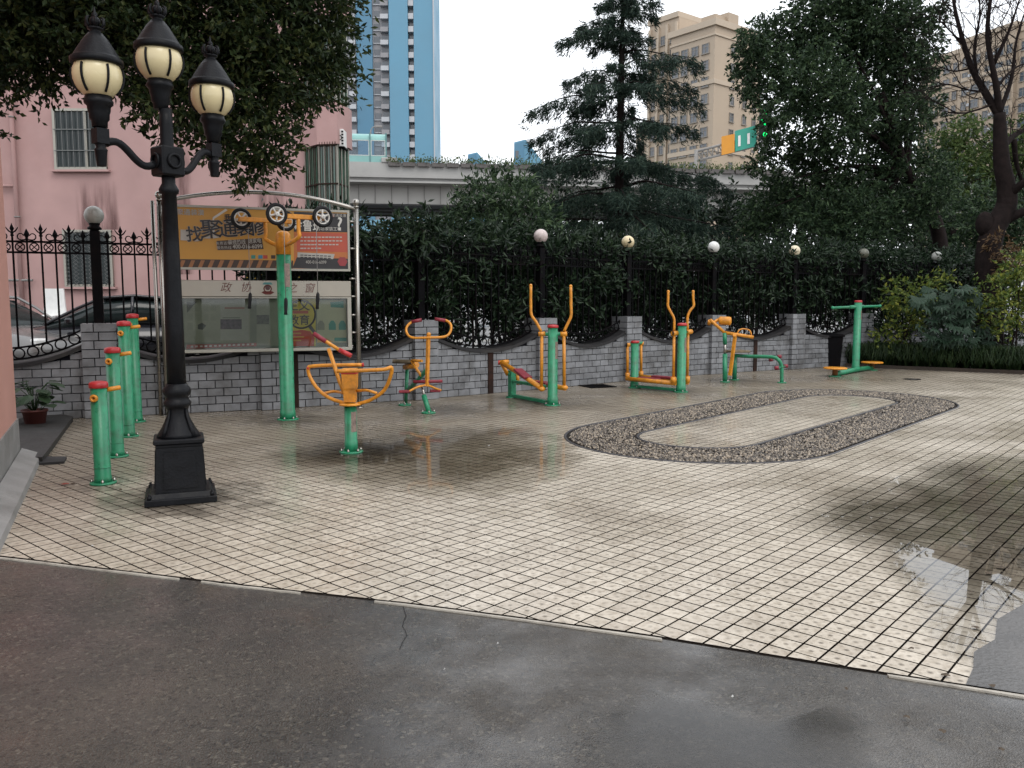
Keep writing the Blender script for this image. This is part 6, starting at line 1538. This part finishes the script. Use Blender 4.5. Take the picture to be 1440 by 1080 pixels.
# teal noise barrier at the left
nbx_ = thing('noise_barrier', 'teal curved noise barrier on the elevated road beside the blue tower', 'noise barrier', h0 + hd_ * hw_u(470) - hn * .5 + Vector((0, 0, 10.98)), ha)
TEAL = plain('teal_panel', (.20, .40, .375), .35, var=.08, scale=1); TG = pane_mat('barrier_glass', (.75, .82, .86)); TFR = plain('barrier_frame', (.45, .50, .48), .5)
u0 = hw_u(470)
for i, (pa, pb_) in enumerate(((466, 494), (494, 525), (525, 547))):
    a, b2 = hw_u(pa) - u0, hw_u(pb_) - u0; c_ = (a + b2) / 2; w = b2 - a - .1
    pn = MB().box((c_, 0, .22), (w, .06, .44)).build('lower_panel', TEAL, nbx_, **LBk)
    MB().box((c_, .01, .98), (w - .1, .02, 1.0)).build('pane', TG, nbx_, **LBk)
    for z in (.47, 1.50): MB().box((c_, 0, z), (w, .08, .06)).build('frame', TFR, nbx_, **LBk)
    for x in (a + .08, b2 - .08): MB().box((x, 0, .98), (.06, .075, .98)).build('frame', TFR, nbx_, **LBk)
    m = MB(); vs = []
    for q in range(7):
        an = q / 6 * 1.1; y, z = .9 * (1 - math.cos(an)), 1.53 + .9 * math.sin(an) * .62
        vs += [(a + .05, y, z), (b2 - .05, y, z)]
    m.add(vs, [[2 * q, 2 * q + 1, 2 * q + 3, 2 * q + 2] for q in range(6)], True).build('curved_panel', TEAL, nbx_, **LBk)
    MB().box((b2, 0, 1.0), (.10, .12, 2.05)).build('post', plain('barrier_post%d' % i, (.10, .22, .22), .5), nbx_, **LBk)
MB().box((hw_u(551) - u0, -.05, .15), (1.1, .45, .35), bev=.04).build('end_block', CONC, nbx_, **LBk)
# slim road lamps
for px, ptop, lb in ((783, 182, 'slim road lamp on the elevated road, left of the cedar'), (524, 178, 'slim road lamp on the elevated road in front of the blue tower')):
    b0 = h0 + hd_ * hw_u(px) + hn * 6; tz = at(px, ptop, b0.y).z
    t = thing('road_lamp', lb, 'street lamp', (b0.x, b0.y, 9.9), group='road lamps on the elevated road')
    MB().tube([(b0.x, b0.y, 9.9), (b0.x, b0.y, tz - .3), (b0.x + .15, b0.y, tz - .05), (b0.x + .5, b0.y, tz)], [.07, .045, .04, .04], 6).build('pole', GREYC, t)
    MB().box((b0.x + .6, b0.y, tz), (.55, .22, .14), bev=.03).build('lantern', GREYC, t)
# sign gantry
gY = 68.0
ga = thing('sign_gantry', 'truss gantry with an orange and a teal road sign', 'road sign', (at(1000, 240, gY).x, gY, 9.9))
SGN = plain('sign_orange', (.62, .26, .02), .5, var=.08, scale=1); SGT = plain('sign_teal', (.03, .30, .22), .5, var=.1, scale=1)
def quad(name, mat, pts, Y, parent, th=.15): return MB().slab([(at(x, y, Y).x, at(x, y, Y).z) for x, y in pts], Y, Y + th).build(name, mat, parent)
quad('orange_sign', SGN, [(1015, 218), (1033, 214), (1033, 188), (1015, 192)], gY, ga); quad('teal_sign', SGT, [(1034, 213), (1064, 205), (1064, 176), (1034, 184)], gY, ga)
for k in range(4): quad('sign_line', WHITEP, [(1038 + k * 6.5, 206 - k * 1.6), (1041.5 + k * 6.5, 205.2 - k * 1.6), (1041.5 + k * 6.5, 190 - k * 1.6), (1038 + k * 6.5, 191 - k * 1.6)], gY - .05, ga, .04) if k % 2 == 0 else None
for a, b2 in (((980, 213), (1070, 189)), ((980, 226), (1070, 204))): MB().tube([at(*a, gY + .3), at(*b2, gY + .3)], .11, 5).build('chord', GREYC, ga)
for i in range(12):
    x = 980 + i * 7.5; y0_, y1_ = 213 - i * 2.0, 226 - i * 1.85; MB().tube([at(x, y0_, gY + .3), at(x + 7.5, y1_ - 1.9, gY + .3)], .05, 4).build('brace', GREYC, ga); MB().tube([at(x, y0_, gY + .3), at(x, y1_, gY + .3)], .05, 4).build('brace', GREYC, ga)
for px in (979, 1072): p = at(px, 230, gY + .3); MB().tube([(p.x, p.y, 9.8), (p.x, p.y, at(px, 210 if px < 1000 else 186, gY).z)], .16, 6).build('leg', GREYC, ga)
# lit green lane signal hung on the gantry's right end
EMG, nt_, N_, L_, b_ = nodes('green_signal_light'); b_.inputs['Base Color'].default_value = (0, .3, .05, 1); b_.inputs['Emission Color'].default_value = (0, 1, .2, 1); b_.inputs['Emission Strength'].default_value = 1.6
ls = thing('lane_signal', 'lit green lane signal beside the teal road sign', 'traffic light', (at(1076, 180, 67).x, 67, 9.9))
q = at(1076, 172, 67); MB().box(q, (.9, .25, 2.6)).build('housing', RUBBER, ls)
for px, py in ((1076, 158), (1073, 168), (1077, 173), (1076, 189)): MB().ball(at(px, py, 66.8), .17, 10, 6).build('lamp', EMG, ls)
MB().tube([(q.x, q.y + .3, 9.8), (q.x, q.y + .3, q.z)], .1, 6).build('pole', GREYC, ls)

# ------------------------------------------------------------------ distant towers
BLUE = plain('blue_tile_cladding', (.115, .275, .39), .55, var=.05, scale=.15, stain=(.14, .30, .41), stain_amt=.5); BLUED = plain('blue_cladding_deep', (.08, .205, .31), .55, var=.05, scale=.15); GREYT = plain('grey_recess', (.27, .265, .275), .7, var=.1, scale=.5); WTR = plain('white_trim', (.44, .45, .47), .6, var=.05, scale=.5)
GLF = plain('far_window_glass', (.085, .095, .11), .12, var=.3, scale=.3, spec=.8)
TY = 200.0; bt_ = thing('blue_tower', 'tall blue apartment tower with stacked balconies', 'building', (-30, TY, 0))
X = lambda px: (px - 720) / F_PX * TY
TZ = 96
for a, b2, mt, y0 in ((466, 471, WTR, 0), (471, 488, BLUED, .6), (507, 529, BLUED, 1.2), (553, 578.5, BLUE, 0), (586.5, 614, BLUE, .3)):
    MB().box(((X(a) + X(b2)) / 2, TY + y0 + 8, TZ / 2), (X(b2) - X(a), 16, TZ)).build('wall', mt, bt_)
for a, b2 in ((488, 507), (529, 553), (578.5, 586.5)):
    MB().box(((X(a) + X(b2)) / 2, TY + 9.5, TZ / 2), (X(b2) - X(a), 15, TZ - .5)).build('recess', GREYT, bt_)
    w = X(b2) - X(a)
    for fl in range(9, 33):
        z = fl * 2.9
        if w > 2:
            s_ = MB().box(((X(a) + X(b2)) / 2 + .22 * w, TY + 1.2, z), (w * .46, 1.6, 1.05)).build('balcony', WTR if a < 500 or fl % 2 else GREYT, bt_)
            wd = MB().box((X(a) + w * .26, TY + 1.95, z + .9), (w * .34, .12, 1.5)).build('window', GLF, bt_); MB().box((X(a) + w * .26, TY + 1.85, z + .1), (w * .42, .3, .18)).build('sill', WTR, wd)
            MB().box((X(a) + w * .72, TY + 1.95, z + 1.2), (w * .40, .12, 1.3)).build('window', GLF, bt_)
        else:
            MB().box(((X(a) + X(b2)) / 2, TY + 1.0, z), (w * .9, 1.4, 1.25)).build('balcony', WTR, bt_); MB().box(((X(a) + X(b2)) / 2, TY + 1.96, z + 1.3), (w * .8, .12, 1.1)).build('window', GLF, bt_)
MB().box((X(614) - .12, TY + .2, TZ / 2), (.25, .3, TZ)).build('corner_trim', WTR, bt_)
# slanted blue tops and a blue block under the road
for (pts, Y, lb) in (([(658, 250), (684, 250), (684, 229), (671, 214), (658, 217)], 150, 'small blue slant-roofed block above the parapet, nearer the blue tower'), ([(723, 250), (767, 250), (767, 232), (739, 196), (723, 200)], 140, 'blue slant-roofed block above the parapet, left of the road lamp')):
    q = [(at(x, y, Y).x, at(x, y, Y).z) for x, y in pts]; t = thing('slant_roof_block', lb, 'building', (q[0][0], Y, 0), group='slanted blue blocks beyond the elevated road')
    q[0] = (q[0][0], 0.0); q[1] = (q[1][0], 0.0)
    MB().slab(q, Y, Y + 10).build('wall', BLUE, t)
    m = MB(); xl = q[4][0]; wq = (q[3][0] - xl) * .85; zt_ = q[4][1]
    m.slab([(xl - .01, 5), (xl + wq, 5), (xl + wq, q[3][1] - .3), (xl - .01, zt_ - .3)], Y - .25, Y + .0).build('deep_blue_bay', BLUED, t)  # projecting bay in the deeper blue cladding
    for k in range(3): MB().box((xl + wq * .3, Y - .3, zt_ - 2 - k * 2.9), (wq * .3, .1, 1.2)).build('window', GLF, t)
bb = thing('blue_block', 'pale blue block seen under the elevated road', 'building', (at(570, 320, 90).x, 90, 0))
a, b2 = at(440, 309, 90), at(645, 309, 90); MB().box(((a.x + b2.x) / 2, 94, a.z / 2), (b2.x - a.x, 8, a.z)).build('wall', plain('pale_blue_wall', (.16, .34, .45), .6, var=.06, scale=.3), bb)
for i in range(6):
    for zz in (3.5, 7.2): MB().box((a.x + (i + .5) * (b2.x - a.x) / 6, 89.95, zz), (1.4, .14, 1.5)).build('window', GLF, bb)

BEIGE = plain('beige_facade', (.42, .335, .25), .75, var=.05, scale=.2, stain=(.36, .28, .21), stain_amt=.4); BEIGE2 = plain('beige_trim', (.46, .375, .285), .7, var=.05, scale=.3)
WFR = plain('window_frame_grey', (.24, .215, .185), .6, var=.2, scale=.3)
def face_window(root, base, dv, nv, u, z, w, h):
    """window with frame, mullion and sill on a wall that runs along dv and faces nv"""
    an = math.atan2(dv.y, dv.x); c = base + dv * u + Vector((0, 0, z))
    wd = MB().box(c + nv * .04, (w, .10, h), an).build('window', GLF, root)
    fr = MB()
    for s_ in (-1, 1): fr.box(c + dv * (s_ * w / 2) + nv * .10, (.12, .16, h + .12), an)
    fr.box(c + Vector((0, 0, h / 2)) + nv * .10, (w + .12, .16, .12), an); fr.box(c + Vector((0, 0, -h / 2)) + nv * .14, (w + .4, .28, .16), an)
    fr.box(c + nv * .105, (.08, .08, h - .1), an); fr.box(c + nv * .104 + Vector((0, 0, h * .18)), (w - .1, .07, .07), an)
    fr.build('frame', WFR, wd)
C0 = Vector((at(1006, 31, 155).x, 155, 0)); dl_ = Vector((-6.4, 8, 0)).normalized(); dr = Vector((8, 6.4, 0)).normalized(); HB = at(1006, 31, 155).z
bg1 = thing('beige_tower', 'beige apartment tower behind the cedar', 'building', C0)
def block(root, c, a, la, b, lb_, z, name='wall', mat=BEIGE): return MB().prism([c, c + b * lb_, c + b * lb_ + a * la, c + a * la], 0, z).build(name, mat, root)
block(bg1, C0, dl_, 10.2, dr, 14, HB)
nl = Vector((-dl_.y, dl_.x, 0)) * (1 if Vector((-dl_.y, dl_.x, 0)).y < 0 else -1); nrr = Vector((dr.y, -dr.x, 0)) * (1 if Vector((dr.y, -dr.x, 0)).y < 0 else -1)
for z, h, o_ in ((HB - .5, 1.1, .45), (HB - 2.2, .35, .2), (HB - 10.6, .8, .25), (HB - 22.5, .8, .25)):
    cc = C0 + nl * o_ + nrr * o_; MB().prism([cc, cc + dr * (14 + 2 * o_), cc + dr * (14 + 2 * o_) + dl_ * (10.2 + 2 * o_), cc + dl_ * (10.2 + 2 * o_)], z, z + h).build('cornice', BEIGE2, bg1)
MB().prism([C0 + dl_ * .8 + dr * 1, C0 + dl_ * .8 + dr * 5, C0 + dl_ * 4 + dr * 5, C0 + dl_ * 4 + dr * 1], HB, HB + 1.9).build('roof_house', BEIGE, bg1)
MB().prism([C0 + dr * 4 + dl_ * .2, C0 + dr * 7 + dl_ * .2, C0 + dr * 7 + dl_ * 2.5, C0 + dr * 4 + dl_ * 2.5], HB, HB + 2.6).build('roof_house', BEIGE, bg1)
for fl in range(13):
    z = HB - 4.2 - fl * 2.95
    for u in (2.0, 4.4, 6.8, 9.0): face_window(bg1, C0, dl_, nl, u, z, 1.5, 1.75)
    for u in (5.2, 9.0, 12.0): face_window(bg1, C0, dr, nrr, u, z, 1.1, 1.6)
C1 = C0 + dl_ * 10.2 + dr * 2.2; HB2 = HB + 4.6
block(bg1, C1 + dl_ * .02, dl_, 7.4, dr, 12, HB2, 'wing')
for z, h, o_ in ((HB2 - .6, 1.0, .35), (HB2 - 15, .7, .2)):
    cc = C1 + nl * o_ - dl_ * .0; MB().prism([cc, cc + dr * 12, cc + dr * 12 + dl_ * (7.7), cc + dl_ * 7.7], z, z + h).build('cornice', BEIGE2, bg1)
for fl in range(14):
    z = HB2 - 4.2 - fl * 2.95
    for u in (1.5, 3.9, 6.2): face_window(bg1, C1, dl_, nl, u, z, 1.0, 1.7)
for u in (.4, 2.7, 5.0, 7.1): MB().box(C1 + dl_ * u + nl * .22 + Vector((0, 0, HB2 / 2)), (.55, .5, HB2 - 3), math.atan2(dl_.y, dl_.x)).build('pier', BEIGE2, bg1)
C2 = C1 + dl_ * 7.4 + dr * 3; block(bg1, C2 + dl_ * .02, dl_, 6, dr, 8, HB - 14, 'wing')
for fl in range(9): face_window(bg1, C2, dl_, nl, 2.0, HB - 18 - fl * 2.95, 1.1, 1.6); face_window(bg1, C2, dl_, nl, 4.4, HB - 18 - fl * 2.95, 1.1, 1.6)
# second beige block at the right
D0 = Vector((at(1296, 75, 192).x, 192, 0)); D1 = Vector((at(1500, 75, 160).x, 160, 0)); dv2 = (D1 - D0).normalized(); L2 = (D1 - D0).length; nv2 = Vector((dv2.y, -dv2.x, 0)); nv2 = nv2 if nv2.y < 0 else -nv2
HC_ = at(1310, 76, 190).z
bg2 = thing('beige_block', 'long beige apartment block behind the bare tree', 'building', D0)
def strip(u0, u1, z, o_=0.0, name='wall', mat=BEIGE, z0=0): return MB().prism([D0 + dv2 * u0 + nv2 * o_, D0 + dv2 * u1 + nv2 * o_, D0 + dv2 * u1 - nv2 * 14, D0 + dv2 * u0 - nv2 * 14], z0, z).build(name, mat, bg2)
strip(0, 11, HC_ - 1.5); strip(11.02, 24, HC_, .8); strip(24.02, 30, HC_ - 1.2); strip(30.02, L2, HC_ + .5, .8)
for u0, u1, z, o_ in ((0, 10.9, HC_ - 2.0, .3), (10.8, 24.2, HC_ - .6, 1.15), (24.3, 29.8, HC_ - 1.7, .3), (29.8, L2, HC_ - .1, 1.15), (0, 10.9, HC_ - 8.6, .2), (10.85, 24.15, HC_ - 8.6, 1.0)): strip(u0, u1, z + .9, o_, 'cornice', BEIGE2, z)
for fl in range(11):
    z = HC_ - 4.6 - fl * 2.95
    for u, o_, w in ((1.5, 0, 1.3), (4.2, 0, 1.9), (7.2, 0, 1.6), (9.4, 0, 1.1), (12.6, .8, 1.3), (15.2, .8, 1.9), (18.0, .8, 1.3), (20.6, .8, 1.9), (22.8, .8, 1.2), (25.6, 0, 1.6), (28.2, 0, 1.6), (32, .8, 1.6), (35, .8, 1.9), (38, .8, 1.5)):
        if u < L2 - 1: face_window(bg2, D0 + nv2 * o_, dv2, nv2, u, z, w, 1.75)
    for u in (13.9, 19.3): MB().box(D0 + dv2 * u + nv2 * 1.0 + Vector((0, 0, z)), (.7, .4, .55), math.atan2(dv2.y, dv2.x)).build('air_conditioner_box', WTR, bg2)
